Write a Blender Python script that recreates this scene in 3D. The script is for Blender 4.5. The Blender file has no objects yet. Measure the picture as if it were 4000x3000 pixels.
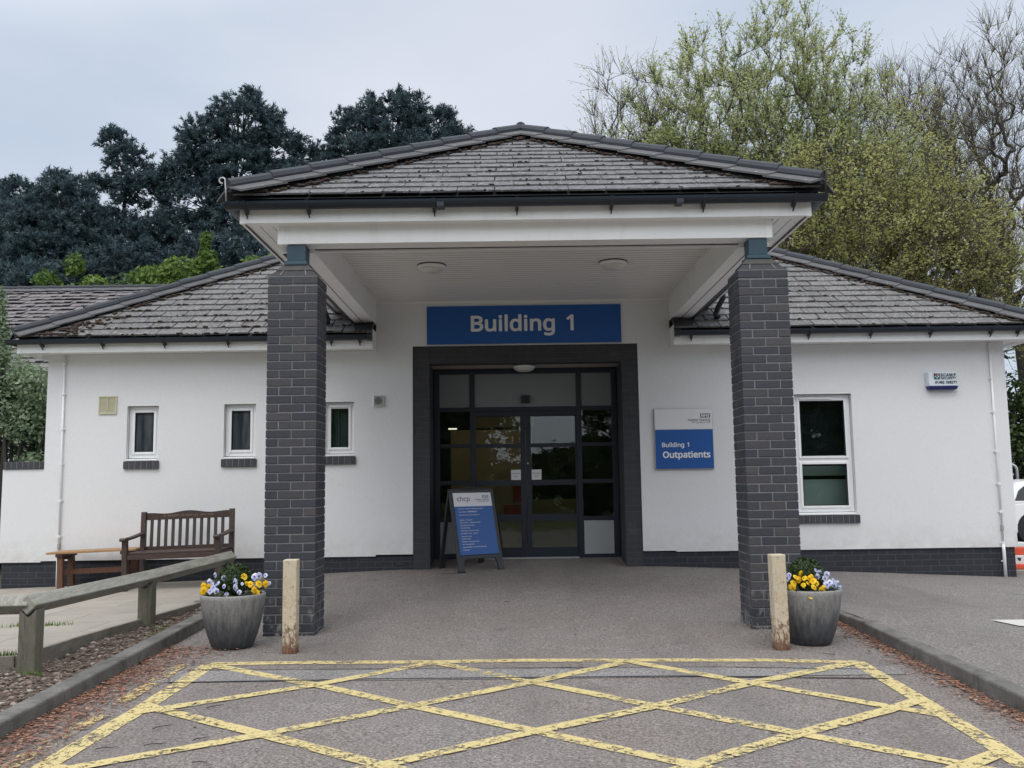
import bpy, bmesh, math, random
import numpy as np
from mathutils import Vector, Matrix, Euler
random.seed(7); RNG=np.random.default_rng(11)
S=bpy.context.scene; COL=S.collection
R=math.radians
# ------------------------------------------------------------------ helpers
class MB:
    def __init__(s): s.v=[]; s.f=[]; s.r=[]
    def add(s,vs,fs,r=None):
        o=len(s.v); s.v+=[tuple(p) for p in vs]; s.f+=[tuple(i+o for i in f) for f in fs]
        r=random.random() if r is None else r
        s.r+=[r]*len(fs); return s
    def box(s,x0,x1,y0,y1,z0,z1,r=None):
        return s.add([(x0,y0,z0),(x1,y0,z0),(x1,y1,z0),(x0,y1,z0),(x0,y0,z1),(x1,y0,z1),(x1,y1,z1),(x0,y1,z1)],
          [(0,3,2,1),(4,5,6,7),(0,1,5,4),(1,2,6,5),(2,3,7,6),(3,0,4,7)],r)
    def bar(s,p,q,w,h,up=(0,0,1),r=None):
        p=Vector(p);q=Vector(q);d=(q-p).normalized();u=Vector(up);x=d.cross(u).normalized();u=x.cross(d).normalized()
        vs=[c+x*a*w/2+u*b*h/2 for c in (p,q) for a,b in ((-1,-1),(1,-1),(1,1),(-1,1))]
        return s.add(vs,[(3,2,1,0),(4,5,6,7),(0,1,5,4),(1,2,6,5),(2,3,7,6),(3,0,4,7)],r)
    def tube(s,pts,rad,n=10,cap=True,r=None):
        pts=[Vector(p) for p in pts]
        if not isinstance(rad,(list,tuple)): rad=[rad]*len(pts)
        vs=[];fs=[];x=None
        for i,p in enumerate(pts):
            d=(pts[min(i+1,len(pts)-1)]-pts[max(i-1,0)]).normalized()
            if x is None: x=d.orthogonal().normalized()
            x=(x-d*x.dot(d)).normalized(); y=d.cross(x)
            for k in range(n):
                a=2*math.pi*k/n; vs.append(p+(x*math.cos(a)+y*math.sin(a))*rad[i])
        for i in range(len(pts)-1):
            for k in range(n):
                a=i*n+k;b=i*n+(k+1)%n; fs.append((a,b,b+n,a+n))
        if cap: fs.append(tuple(range(n-1,-1,-1))); o=(len(pts)-1)*n; fs.append(tuple(o+k for k in range(n)))
        return s.add(vs,fs,r)
    def lathe(s,prof,n=32,c=(0,0,0),r=None,cap=True):
        vs=[];fs=[]
        for (rr,z) in prof:
            for k in range(n):
                a=2*math.pi*k/n; vs.append((c[0]+rr*math.cos(a),c[1]+rr*math.sin(a),c[2]+z))
        for i in range(len(prof)-1):
            for k in range(n):
                a=i*n+k;b=i*n+(k+1)%n; fs.append((a,b,b+n,a+n))
        if cap: fs.append(tuple(range(n-1,-1,-1))); o=(len(prof)-1)*n; fs.append(tuple(o+k for k in range(n)))
        return s.add(vs,fs,r)
    def prism(s,poly,vec,r=None):
        n=len(poly);vec=Vector(vec);vs=[Vector(p) for p in poly]+[Vector(p)+vec for p in poly]
        return s.add(vs,[tuple(range(n-1,-1,-1)),tuple(range(n,2*n))]+[(i,(i+1)%n,(i+1)%n+n,i+n) for i in range(n)],r)
    def ball(s,c,rx,ry=None,rz=None,n=8,m=5,r=None,jit=0):
        ry=ry or rx; rz=rz or rx; vs=[(c[0],c[1],c[2]-rz)];fs=[]
        for i in range(1,m):
            t=math.pi*i/m
            for k in range(n):
                a=2*math.pi*k/n; j=1+random.uniform(-jit,jit)
                vs.append((c[0]+rx*j*math.sin(t)*math.cos(a),c[1]+ry*j*math.sin(t)*math.sin(a),c[2]-rz*j*math.cos(t)))
        vs.append((c[0],c[1],c[2]+rz)); L=len(vs)-1
        for k in range(n):
            fs.append((0,1+(k+1)%n,1+k)); o=1+(m-2)*n; fs.append((o+k,o+(k+1)%n,L))
            for i in range(m-2):
                a=1+i*n+k;b=1+i*n+(k+1)%n; fs.append((a,b,b+n,a+n))
        return s.add(vs,fs,r)
    def xf(s,M,start=0):
        M=Matrix(M); s.v[start:]=[tuple(M@Vector(p)) for p in s.v[start:]]; return s
    def build(s,name,mat,parent=None,smooth=False,bev=0,kind=None,uv=True,recalc=False,ploc=None):
        me=bpy.data.meshes.new(name); me.from_pydata(s.v,[],s.f)
        if recalc:
            bm=bmesh.new(); bm.from_mesh(me); bmesh.ops.recalc_face_normals(bm,faces=bm.faces); bm.to_mesh(me); bm.free()
        me.update()
        a=me.attributes.new('rnd','FLOAT','FACE'); a.data.foreach_set('value',np.array(s.r,dtype=np.float32)) if len(me.polygons)==len(s.r) else None
        if uv: boxuv(me)
        return link(name,me,mat,parent,smooth,bev,kind)
def boxuv(me):
    n=len(me.polygons)
    if not n: return
    nl=len(me.loops); co=np.zeros(len(me.vertices)*3); me.vertices.foreach_get('co',co); co=co.reshape(-1,3)
    vi=np.zeros(nl,dtype=np.int64); me.loops.foreach_get('vertex_index',vi)
    nr=np.zeros(n*3); me.polygons.foreach_get('normal',nr); nr=np.abs(nr.reshape(-1,3))
    lt=np.zeros(n,dtype=np.int64); me.polygons.foreach_get('loop_total',lt)
    ax=np.repeat(np.argmax(nr-np.array([0,0,1e-4]),axis=1),lt); P=co[vi]
    uv=np.where((ax==0)[:,None],P[:,[1,2]],np.where((ax==1)[:,None],P[:,[0,2]],P[:,[0,1]]))
    l=me.uv_layers.new(name='UVMap'); l.data.foreach_set('uv',uv.astype(np.float32).ravel())
def link(name,me,mat,parent=None,smooth=False,bev=0,kind=None):
    o=bpy.data.objects.new(name,me); COL.objects.link(o)
    if mat is not None and not me.materials: me.materials.append(mat)
    if smooth: me.polygons.foreach_set('use_smooth',[True]*len(me.polygons))
    if parent is not None: put(o,parent)
    if bev:
        m=o.modifiers.new('bevel','BEVEL'); m.width=bev; m.segments=2; m.limit_method='ANGLE'; m.angle_limit=R(40)
    if kind: o['kind']=kind
    return o
WORLDMODE=set()
def put(o,parent):
    o.parent=parent
    if parent.name in WORLDMODE:
        o.matrix_parent_inverse=Matrix.Translation(parent.location).inverted() if parent.parent is None else Matrix.Identity(4)
def thing(name,label,cat,loc=(0,0,0),rot=(0,0,0),group=None,world=False):
    o=bpy.data.objects.new(name,None); COL.objects.link(o); o.location=loc; o.rotation_euler=rot
    o.empty_display_size=.2; tag(o,label,cat,group)
    if world: WORLDMODE.add(o.name)
    return o
def tag(o,label,cat,group=None,kind=None):
    o['label']=label; o['category']=cat
    if group: o['group']=group
    if kind: o['kind']=kind
    return o
def npmesh(name,V,F,mat,parent=None,smooth=False,rnd=None,kind=None):
    V=np.asarray(V,dtype=np.float32);F=np.asarray(F,dtype=np.int32);k=F.shape[1]
    me=bpy.data.meshes.new(name); me.vertices.add(len(V)); me.vertices.foreach_set('co',V.ravel())
    me.loops.add(F.size); me.loops.foreach_set('vertex_index',F.ravel())
    me.polygons.add(len(F)); me.polygons.foreach_set('loop_start',np.arange(0,F.size,k,dtype=np.int32)); me.polygons.foreach_set('loop_total',np.full(len(F),k,dtype=np.int32))
    me.update(calc_edges=True); me.validate()
    if rnd is not None and len(me.polygons)==len(rnd):
        a=me.attributes.new('rnd','FLOAT','FACE'); a.data.foreach_set('value',np.asarray(rnd,dtype=np.float32))
    return link(name,me,mat,parent,smooth,0,kind)
# ------------------------------------------------------------------ materials
class NT:
    def __init__(s,name):
        s.m=bpy.data.materials.new(name); s.m.use_nodes=True; s.t=s.m.node_tree; s.n=s.t.nodes; s.n.clear()
        s.out=s.n.new('ShaderNodeOutputMaterial'); s.p=s.n.new('ShaderNodeBsdfPrincipled'); s.l(s.p.outputs[0],s.out.inputs[0]); s.c=None
    def l(s,a,b): s.t.links.new(a,b)
    def co(s,kind='Object'):
        c=s.n.new('ShaderNodeTexCoord'); return c.outputs[kind]
    def map(s,v,scale=(1,1,1),loc=(0,0,0)):
        m=s.n.new('ShaderNodeMapping'); s.l(v,m.inputs[0]); m.inputs['Scale'].default_value=scale; m.inputs['Location'].default_value=loc; return m.outputs[0]
    def noise(s,v,scale,detail=4,rough=.6,dist=0):
        x=s.n.new('ShaderNodeTexNoise'); s.l(v,x.inputs['Vector']); x.inputs['Scale'].default_value=scale; x.inputs['Detail'].default_value=detail; x.inputs['Roughness'].default_value=rough; x.inputs['Distortion'].default_value=dist; return x.outputs['Fac']
    def voro(s,v,scale,out='Distance',feature='F1'):
        x=s.n.new('ShaderNodeTexVoronoi'); x.feature=feature; s.l(v,x.inputs['Vector']); x.inputs['Scale'].default_value=scale; return x.outputs[out]
    def ramp(s,f,stops):
        x=s.n.new('ShaderNodeValToRGB'); s.l(f,x.inputs[0]); e=x.color_ramp.elements
        while len(e)<len(stops): e.new(.5)
        for q,(p,c) in zip(e,stops): q.position=p; q.color=(c if isinstance(c,(tuple,list)) else (c,c,c))[:3]+(1,) if not isinstance(c,(int,float)) else (c,c,c,1)
        return x.outputs[0]
    def mix(s,f,a,b,mode='MIX'):
        x=s.n.new('ShaderNodeMix'); x.data_type='RGBA'; x.blend_type=mode
        for val,i in ((f,0),(a,6),(b,7)):
            if isinstance(val,(int,float)): x.inputs[i].default_value=val if i==0 else (val,val,val,1)
            elif isinstance(val,(tuple,list)): x.inputs[i].default_value=tuple(val)[:3]+(1,)
            else: s.l(val,x.inputs[i])
        return x.outputs[2]
    def math(s,op,a,b=0):
        x=s.n.new('ShaderNodeMath'); x.operation=op
        for i,val in enumerate((a,b)):
            if isinstance(val,(int,float)): x.inputs[i].default_value=val
            else: s.l(val,x.inputs[i])
        return x.outputs[0]
    def attr(s,n='rnd'):
        x=s.n.new('ShaderNodeAttribute'); x.attribute_name=n; return x.outputs['Fac']
    def sep(s,v):
        x=s.n.new('ShaderNodeSeparateXYZ'); s.l(v,x.inputs[0]); return x.outputs
    def base(s,c):
        if isinstance(c,(tuple,list)): s.p.inputs['Base Color'].default_value=tuple(c)[:3]+(1,)
        else: s.l(c,s.p.inputs['Base Color'])
        return s
    def rough(s,r):
        if isinstance(r,(int,float)): s.p.inputs['Roughness'].default_value=r
        else: s.l(r,s.p.inputs['Roughness'])
        return s
    def bump(s,h,strength=.3,dist=.01):
        b=s.n.new('ShaderNodeBump'); b.inputs['Strength'].default_value=strength; b.inputs['Distance'].default_value=dist; s.l(h,b.inputs['Height']); s.l(b.outputs[0],s.p.inputs['Normal']); return s
    def spec(s,v): s.p.inputs['Specular IOR Level'].default_value=v; return s
def plain(name,c,rough=.5,var=.12,scale=6,bump=0,metal=0,spec=.5):
    t=NT(name); v=t.co(); n=t.noise(v,scale,5,.6)
    t.base(t.mix(n,tuple(x*(1-var) for x in c),tuple(min(1,x*(1+var)) for x in c))); t.rough(rough); t.p.inputs['Metallic'].default_value=metal; t.spec(spec)
    if bump: t.bump(t.noise(v,scale*12,4,.6),bump,.004)
    return t.m
M={}
def mk():
    # rendered wall: off white, fine grain, faint streaks
    t=NT('white_render'); v=t.co(); a=t.noise(v,.9,6,.65); b=t.noise(t.map(v,(3,3,.8)),1.4,5,.6)
    c=t.mix(a,(.685,.69,.70),(.765,.77,.78)); c=t.mix(t.ramp(b,[(.58,0),(.85,.10)]),c,(.58,.57,.54))
    g=t.noise(v,85,3,.7); c=t.mix(t.ramp(g,[(.36,.22),(.5,0)]),c,(.5,.49,.47))
    z=t.sep(v)[2]; sp=t.math('MULTIPLY',t.ramp(z,[(.36,1),(.75,0)]),t.ramp(t.noise(v,6,6,.7),[(.35,0),(.7,.55)])); c=t.mix(sp,c,(.46,.43,.39)); pt=t.noise(v,.45,5,.6); c=t.mix(t.ramp(pt,[(.45,0),(.8,.22)]),c,(.60,.59,.57)); fl=t.voro(v,5.5); c=t.mix(t.ramp(fl,[(.015,.45),(.04,0)]),c,(.30,.29,.27)); t.base(c).rough(.92).bump(g,.35,.004).spec(.2); M['wall']=t.m
    M['white']=plain('white_upvc',(.80,.81,.82),.35,.03,3)
    t=NT('white_fascia'); v=t.co(); n=t.noise(t.map(v,(3,3,.7)),2.2,6,.65)
    t.base(t.mix(t.ramp(n,[(.5,0),(.8,.35)]),(.88,.88,.88),(.66,.65,.61))).rough(.4); M['fascia']=t.m
    t=NT('ceiling_boards'); v=t.co(); n=t.noise(v,1.3,6,.7); sp=t.voro(v,9); c=t.mix(n,(.74,.73,.70),(.84,.83,.81)); c=t.mix(t.ramp(sp,[(.02,.5),(.07,0)]),c,(.3,.28,.25))
    t.base(c).rough(.45); M['ceil']=t.m
    M['gutter']=plain('black_gutter',(.014,.020,.032),.38,.2,5)
    M['lead']=plain('dark_lead',(.03,.032,.036),.6,.3,5)
    M['steel']=plain('teal_painted_steel',(.034,.075,.105),.45,.25,9,.1)
    M['flaunch']=plain('dark_mortar_cap',(.09,.088,.085),.9,.3,18,.5)
    M['mortar']=plain('grey_mortar',(.20,.20,.21),.95,.2,20,.4)
    # column bricks: per brick tone, stains near base
    t=NT('blue_grey_brick'); v=t.co(); r=t.attr(); n=t.noise(v,26,5,.65); z=t.sep(v)[2]
    c=t.ramp(r,[(0,(.030,.034,.046)),(.45,(.043,.046,.059)),(.8,(.056,.054,.063)),(1,(.070,.064,.067))]); c=t.mix(t.ramp(n,[(.3,.0),(.75,.55)]),c,(.035,.036,.042))
    st=t.noise(t.map(v,(5,5,2.2)),3.2,5,.7); lo=t.ramp(z,[(0,1),(.5,.0)]); c=t.mix(t.math('MULTIPLY',t.ramp(st,[(.53,0),(.62,.75)]),lo),c,(.32,.32,.30))
    t.base(c).rough(t.ramp(n,[(.3,.5),(.7,.75)])).bump(t.noise(v,90,4,.6),.35,.004); M['brick']=t.m
    # plinth / surround painted brick by texture
    def brickmat(name,c1,c2,mo,w=.225,h=.075,ms=.010,off=.5):
        t=NT(name); u=t.co('UV'); b=t.n.new('ShaderNodeTexBrick'); t.l(u,b.inputs['Vector']); b.inputs['Scale'].default_value=1; b.inputs['Brick Width'].default_value=w; b.inputs['Row Height'].default_value=h; b.inputs['Mortar Size'].default_value=ms/2; b.inputs['Mortar Smooth'].default_value=.15; b.offset=off
        b.inputs['Color1'].default_value=c1+(1,); b.inputs['Color2'].default_value=c2+(1,); b.inputs['Mortar'].default_value=mo+(1,)
        v=t.co(); n=t.noise(v,14,6,.65); c=t.mix(t.ramp(n,[(.35,0),(.8,.45)]),b.outputs['Color'],tuple(x*.55 for x in c1)); d=t.noise(t.map(v,(1,1,3)),2.1,5,.7); c=t.mix(t.ramp(d,[(.6,0),(.75,.3)]),c,(.14,.14,.14))
        t.base(c).rough(.75); h_=t.mix(.25,t.math('SUBTRACT',1,b.outputs['Fac']),n); t.bump(h_,.6,.006); M[name]=t.m
    brickmat('plinth_brick',(.018,.021,.030),(.027,.030,.039),(.060,.062,.070))
    brickmat('surround_brick',(.036,.037,.043),(.044,.044,.049),(.062,.062,.066),ms=.008)
    brickmat('soldier_brick',(.035,.037,.045),(.052,.052,.060),(.15,.15,.15),w=.0745,h=.5,ms=.010,off=0)
    # roof tiles: grey concrete with pale lichen
    def tiles(name,lich,dark):
        t=NT(name); v=t.co(); r=t.attr(); n=t.noise(v,5,6,.7); l=t.noise(v,24,5,.7,.4); w=t.voro(v,11)
        c=t.mix(r,tuple(x*.78 for x in dark),tuple(x*1.25 for x in dark)); c=t.mix(t.ramp(n,[(.35,0),(.7,.6)]),c,tuple(x*1.55 for x in dark))
        c=t.mix(t.ramp(l,[(.50,0),(.60,.75)]),c,lich); c=t.mix(t.ramp(w,[(.10,.75),(.17,0)]),c,(.42,.41,.36))
        d=t.noise(v,1.6,5,.7); c=t.mix(t.ramp(d,[(.60,0),(.78,.4)]),c,(.062,.058,.056)); b=t.noise(v,55,4,.7); c=t.mix(t.ramp(b,[(.58,0),(.66,.55)]),c,(.055,.050,.047))
        t.base(c).rough(.95).bump(l,.5,.006); M[name]=t.m
    tiles('canopy_tiles',(.235,.235,.235),(.098,.098,.102)); tiles('wing_tiles',(.235,.23,.222),(.110,.107,.107)); tiles('old_tiles',(.215,.20,.20),(.135,.122,.126))
    t=NT('hip_tiles'); v=t.co(); r=t.attr(); n=t.noise(v,6,6,.7); w=t.voro(v,7)
    c=t.mix(r,(.072,.074,.080),(.105,.106,.110)); c=t.mix(t.ramp(n,[(.45,0),(.75,.5)]),c,(.15,.15,.148)); c=t.mix(t.ramp(w,[(.07,.8),(.12,0)]),c,(.34,.335,.30)); t.base(c).rough(.9).bump(t.noise(v,50,4,.7),.3,.004); M['hip']=t.m
    M['roll']=plain('hip_roll_dark',(.040,.045,.055),.75,.35,9,.3)
    t=NT('roof_moss'); v=t.co(); t.base(t.ramp(t.noise(v,14,4,.7),[(.3,(.036,.024,.020)),(.55,(.062,.040,.030)),(.75,(.058,.056,.032))])).rough(1).bump(t.noise(v,90,3,.7),.8,.01); M['moss']=t.m
    # asphalt
    def asph(name,tone,warm):
        t=NT(name); v=t.co(); g=t.noise(v,62,4,.85); g2=t.voro(v,48); big=t.noise(v,.55,6,.6); mid=t.noise(v,3.5,5,.65)
        c=t.ramp(g,[(.36,tuple(x*.40 for x in tone)),(.5,tone),(.62,tuple(min(1,x*1.75) for x in tone))]); c=t.mix(t.ramp(big,[(.35,0),(.65,.75)]),c,warm,'MULTIPLY'); c=t.mix(t.ramp(mid,[(.45,0),(.8,.3)]),c,tuple(x*.55 for x in tone))
        tk=t.noise(t.map(v,(1.5,.22,1)),1.1,5,.6); c=t.mix(t.ramp(tk,[(.48,0),(.66,.30)]),c,tuple(x*.5 for x in tone)); oil=t.noise(v,1.9,4,.55,.6); c=t.mix(t.ramp(oil,[(.64,0),(.74,.45)]),c,tuple(x*.42 for x in tone))
        c=t.mix(t.ramp(g2,[(.05,.5),(.15,0)]),c,(.42,.40,.38))
        t.base(c).rough(.93).spec(.25).bump(g,.7,.006); return t
    t=asph('road_asphalt',(.205,.187,.176),(.86,.80,.77)); M['road']=t.m
    # a re-laid strip and its two joint lines, part of the surface
    M['pave']=asph('pavement_asphalt',(.202,.189,.181),(.88,.84,.82)).m
    M['patch']=asph('patch_asphalt',(.232,.222,.217),(.92,.90,.88)).m
    M['seam']=plain('tar_joint',(.022,.022,.024),.8,.3,20)
    # worn yellow paint
    def paint(name,c,lo,hi):
        t=NT(name); v=t.co(); n=t.noise(v,21,6,.8,.4); b=t.noise(v,1.3,4,.65); g=t.noise(v,62,4,.85); k=t.math('ADD',t.math('MULTIPLY',n,.72),t.math('MULTIPLY',b,.28)); k=t.math('ADD',k,t.math('MULTIPLY',t.math('SUBTRACT',g,.5),.30))
        cc=t.mix(t.noise(v,7,5,.7),tuple(x*.78 for x in c),c); cc=t.mix(t.ramp(g,[(.33,.35),(.5,0)]),cc,tuple(x*.4 for x in c)); t.base(cc).rough(.85).bump(g,.5,.004)
        tr=t.n.new('ShaderNodeBsdfTransparent'); mx=t.n.new('ShaderNodeMixShader'); t.l(t.ramp(k,[(lo,1),(hi,0)]),mx.inputs[0]); t.l(tr.outputs[0],mx.inputs[2]); t.l(t.p.outputs[0],mx.inputs[1]); 
        t.l(mx.outputs[0],t.out.inputs[0]); M[name]=t.m
    paint('yellow_paint',(.64,.525,.245),.448,.482); paint('worn_yellow_paint',(.62,.47,.20),.50,.54); paint('white_paint',(.62,.60,.56),.36,.42)
    # concrete kerb, slabs
    t=NT('kerb_concrete'); v=t.co(); n=t.noise(v,5,6,.7); g=t.noise(v,70,4,.7); c=t.ramp(n,[(.3,(.065,.063,.057)),(.5,(.135,.13,.12)),(.7,(.21,.20,.185))]); c=t.mix(t.ramp(g,[(.35,.5),(.5,0)]),c,(.08,.075,.068)); nz=t.n.new('ShaderNodeNewGeometry'); c=t.mix(t.ramp(t.noise(v,2,4,.6),[(.5,0),(.7,.5)]),c,(.09,.088,.075)); t.base(c).rough(.95).bump(g,.6,.008); M['kerb']=t.m
    t=NT('path_slabs'); u=t.co('UV'); b=t.n.new('ShaderNodeTexBrick'); t.l(u,b.inputs['Vector']); b.inputs['Scale'].default_value=1; b.inputs['Brick Width'].default_value=.9; b.inputs['Row Height'].default_value=.6; b.inputs['Mortar Size'].default_value=.006; b.inputs['Mortar Smooth'].default_value=.3
    b.inputs['Color1'].default_value=(.315,.285,.245,1); b.inputs['Color2'].default_value=(.37,.335,.29,1); b.inputs['Mortar'].default_value=(.14,.125,.10,1); v=t.co(); n=t.noise(v,2.3,6,.7); g=t.noise(v,90,3,.7)
    c=t.mix(t.ramp(n,[(.4,0),(.75,.5)]),b.outputs['Color'],(.21,.195,.165)); c=t.mix(t.ramp(g,[(.35,.35),(.5,0)]),c,(.16,.14,.11)); t.base(c).rough(.95).bump(g,.35,.004); M['slab']=t.m
    t=NT('soil_bed'); v=t.co(); g=t.noise(v,40,5,.75); t.base(t.ramp(g,[(.3,(.045,.034,.027)),(.5,(.11,.083,.067)),(.7,(.21,.17,.14))])).rough(1).bump(g,1,.02); M['soil']=t.m
    t=NT('pebbles'); r=t.attr(); t.base(t.ramp(r,[(0,(.055,.038,.030)),(.3,(.12,.085,.070)),(.6,(.175,.132,.108)),(.88,(.26,.215,.18)),(1,(.45,.42,.38))])).rough(.9); M['pebble']=t.m
    t=NT('brown_litter'); r=t.attr(); t.base(t.ramp(r,[(0,(.07,.03,.02)),(.4,(.20,.085,.05)),(.75,(.30,.135,.08)),(1,(.38,.23,.15))])).rough(.95); M['litter']=t.m
    t=NT('dull_litter'); r=t.attr(); t.base(t.ramp(r,[(0,(.06,.04,.03)),(.5,(.13,.09,.065)),(1,(.24,.18,.13))])).rough(.95); M['litter2']=t.m
    t=NT('ground_grass'); v=t.co(); t.base(t.ramp(t.noise(v,3,6,.7),[(.3,(.035,.055,.02)),(.7,(.07,.10,.035))])).rough(1); M['grass']=t.m
    # woods
    def wood(name,a,b,sc=(1,1,1),rough=.8,lichen=None):
        t=NT(name); v=t.co(); w=t.noise(t.map(v,sc),6,6,.7,1.2); c=t.ramp(w,[(.3,a),(.62,b)]); g=t.noise(t.map(v,tuple(s*4 for s in sc)),30,3,.6); c=t.mix(t.ramp(g,[(.35,.4),(.5,0)]),c,tuple(x*.45 for x in a))
        if lichen: c=t.mix(t.ramp(t.noise(v,9,5,.75),[(.5,0),(.68,.7)]),c,lichen)
        t.base(c).rough(rough).bump(w,.3,.006); M[name]=t.m
    wood('grey_rail_wood',(.17,.165,.14),(.36,.35,.315),(5,.5,5),.95,(.27,.29,.20)); wood('post_wood',(.085,.078,.06),(.17,.16,.125),(5,5,.6),.95,(.10,.11,.07)); wood('edging_wood',(.13,.115,.09),(.25,.225,.185),(3,.5,3),.95)
    wood('bench_wood',(.030,.018,.015),(.068,.040,.032),(2,6,6),.55); wood('bench_slat_wood',(.030,.022,.021),(.055,.042,.038),(6,6,1),.55); wood('table_wood',(.085,.035,.02),(.16,.07,.038),(6,6,1),.6); wood('table_top_wood',(.25,.13,.055),(.42,.25,.12),(1,6,6),.55)
    M['carve']=plain('carved_gilt',(.25,.18,.12),.7)
    # rusty bollard
    t=NT('cream_painted_rusty_steel'); v=t.co(); z=t.sep(v)[2]; n=t.noise(t.map(v,(14,14,7)),3.2,6,.75,.5); lo=t.ramp(z,[(.0,.34),(.07,.20),(.25,.07),(.72,0)]); k=t.math('ADD',n,lo); c=t.mix(t.noise(v,30,4,.7),(.44,.37,.26),(.62,.55,.42)); c=t.mix(t.ramp(t.noise(v,13,5,.75,.6),[(.55,0),(.68,.6)]),c,(.30,.20,.10))
    sp=t.voro(v,16); c=t.mix(t.ramp(sp,[(.05,.8),(.12,0)]),c,(.22,.14,.07)); c=t.mix(t.ramp(k,[(.60,0),(.70,.85),(.9,1)]),c,(.135,.055,.028)); c=t.mix(t.ramp(k,[(.86,0),(.95,.9)]),c,(.06,.022,.014)); t.base(c).rough(.8).bump(n,.4,.004); M['bollard']=t.m
    # glazed planter
    t=NT('weathered_planter'); v=t.co(); z=t.sep(v)[2]; n=t.noise(t.map(v,(16,16,1.4)),1.6,6,.75); g=t.noise(v,60,4,.7); q=t.math('ADD',t.math('MULTIPLY',z,1.25),t.math('MULTIPLY',n,1.0)); c=t.ramp(q,[(.50,(.040,.044,.052)),(.70,(.085,.088,.094)),(.88,(.17,.17,.168)),(1,(.25,.245,.235))]); c=t.mix(t.ramp(n,[(.62,0),(.7,.5)]),c,(.045,.047,.052)); c=t.mix(t.ramp(g,[(.35,.4),(.5,0)]),c,(.06,.06,.06)); t.base(c).rough(.6).bump(g,.25,.003); M['pot']=t.m
    # foliage
    def leaf(name,a,b,c3,trans=.35,rough=.55):
        t=NT(name); r=t.attr(); c=t.ramp(r,[(0,a),(.5,b),(1,c3)]); t.base(c).rough(rough).spec(.3); tl=t.n.new('ShaderNodeBsdfTranslucent'); t.l(c,tl.inputs[0]); mx=t.n.new('ShaderNodeMixShader'); mx.inputs[0].default_value=trans; t.l(t.p.outputs[0],mx.inputs[1]); t.l(tl.outputs[0],mx.inputs[2]); t.l(mx.outputs[0],t.out.inputs[0]); M[name]=t.m
    leaf('pine_needles',(.034,.062,.078),(.062,.100,.115),(.105,.150,.152),.25); leaf('spring_leaves',(.25,.30,.105),(.40,.45,.19),(.53,.56,.29),.55); leaf('olive_leaves',(.27,.295,.095),(.43,.44,.16),(.56,.55,.24),.58); leaf('bright_leaves',(.06,.11,.02),(.12,.20,.04),(.21,.29,.075),.4)
    leaf('hedge_leaves',(.05,.095,.035),(.11,.18,.07),(.22,.30,.14),.35); leaf('pale_leaves',(.11,.16,.09),(.21,.28,.165),(.34,.41,.27),.35); leaf('bud_leaves',(.10,.085,.06),(.15,.13,.075),(.22,.20,.09),.35); leaf('dark_leaves',(.018,.035,.012),(.04,.065,.02),(.08,.11,.035),.25); leaf('box_leaves',(.016,.032,.010),(.032,.058,.017),(.062,.095,.03),.2)
    leaf('yellow_petals',(.80,.47,.01),(.86,.55,.012),(.90,.64,.03),.2); leaf('lilac_petals',(.36,.40,.64),(.56,.60,.80),(.82,.84,.92),.25)
    M['violet']=plain('violet_eye',(.10,.06,.28),.7); M['amber']=plain('amber_eye',(.45,.20,.01),.7)
    t=NT('bark'); v=t.co(); n=t.noise(t.map(v,(3,3,.6)),5,5,.7); t.base(t.ramp(n,[(.3,(.035,.033,.030)),(.7,(.085,.08,.07))])).rough(.95); M['bark']=t.m
    t=NT('twig_bark'); v=t.co(); n=t.noise(v,4,4,.7); t.base(t.ramp(n,[(.3,(.050,.042,.038)),(.7,(.10,.085,.075))])).rough(.95); M['twig']=t.m
    # signs
    M['signblue']=plain('sign_blue',(.008,.088,.335),.42,.06,3); M['signwhite']=plain('sign_white',(.72,.72,.74),.4,.03,3); M['ink']=plain('dark_ink',(.015,.018,.03),.5); M['letter']=plain('white_lettering',(.78,.79,.81),.45,.02); M['logoblue']=plain('logo_navy',(.012,.03,.10),.45); M['grey_letter']=plain('grey_lettering',(.06,.07,.07),.5)
    M['boardframe']=plain('black_plastic_frame',(.022,.024,.028),.5,.15,8); M['alum']=plain('aluminium_edge',(.42,.43,.44),.4,.1,8,0,.6)
    M['doorframe']=plain('dark_blue_aluminium',(.009,.014,.028),.4,.2,5); M['panelgrey']=plain('grey_infill_panel',(.20,.215,.22),.5,.05,3); M['panelwhite']=plain('pale_infill_panel',(.36,.385,.40),.5,.05,3); M['black']=plain('black_plastic',(.008,.009,.012),.35)
    M['reveal']=plain('reveal_board',(.42,.38,.36),.6,.1,3)
    t=NT('clear_glass'); v=t.co(); gl=t.n.new('ShaderNodeBsdfGlossy'); gl.inputs['Roughness'].default_value=.01; gl.inputs['Color'].default_value=(.9,.93,.95,1); tr=t.n.new('ShaderNodeBsdfTransparent'); tr.inputs[0].default_value=(.80,.86,.84,1); fr=t.n.new('ShaderNodeFresnel'); fr.inputs[0].default_value=1.5; bp=t.n.new('ShaderNodeBump'); bp.inputs['Strength'].default_value=.06; bp.inputs['Distance'].default_value=.02; t.l(t.noise(v,3.2,3,.5),bp.inputs['Height']); t.l(bp.outputs[0],gl.inputs['Normal']); t.l(bp.outputs[0],fr.inputs['Normal']); mx=t.n.new('ShaderNodeMixShader'); t.l(fr.outputs[0],mx.inputs[0]); t.l(tr.outputs[0],mx.inputs[1]); t.l(gl.outputs[0],mx.inputs[2]); t.l(mx.outputs[0],t.out.inputs[0]); M['glass']=t.m
    t=NT('obscured_glass'); v=t.co(); n=t.noise(t.map(v,(9,9,1.2)),1.2,3,.6); t.base(t.ramp(n,[(.35,(.022,.032,.042)),(.6,(.085,.092,.098))])).rough(.16).bump(t.noise(v,130,2,.5),.15,.003); M['obscured']=t.m
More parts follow.
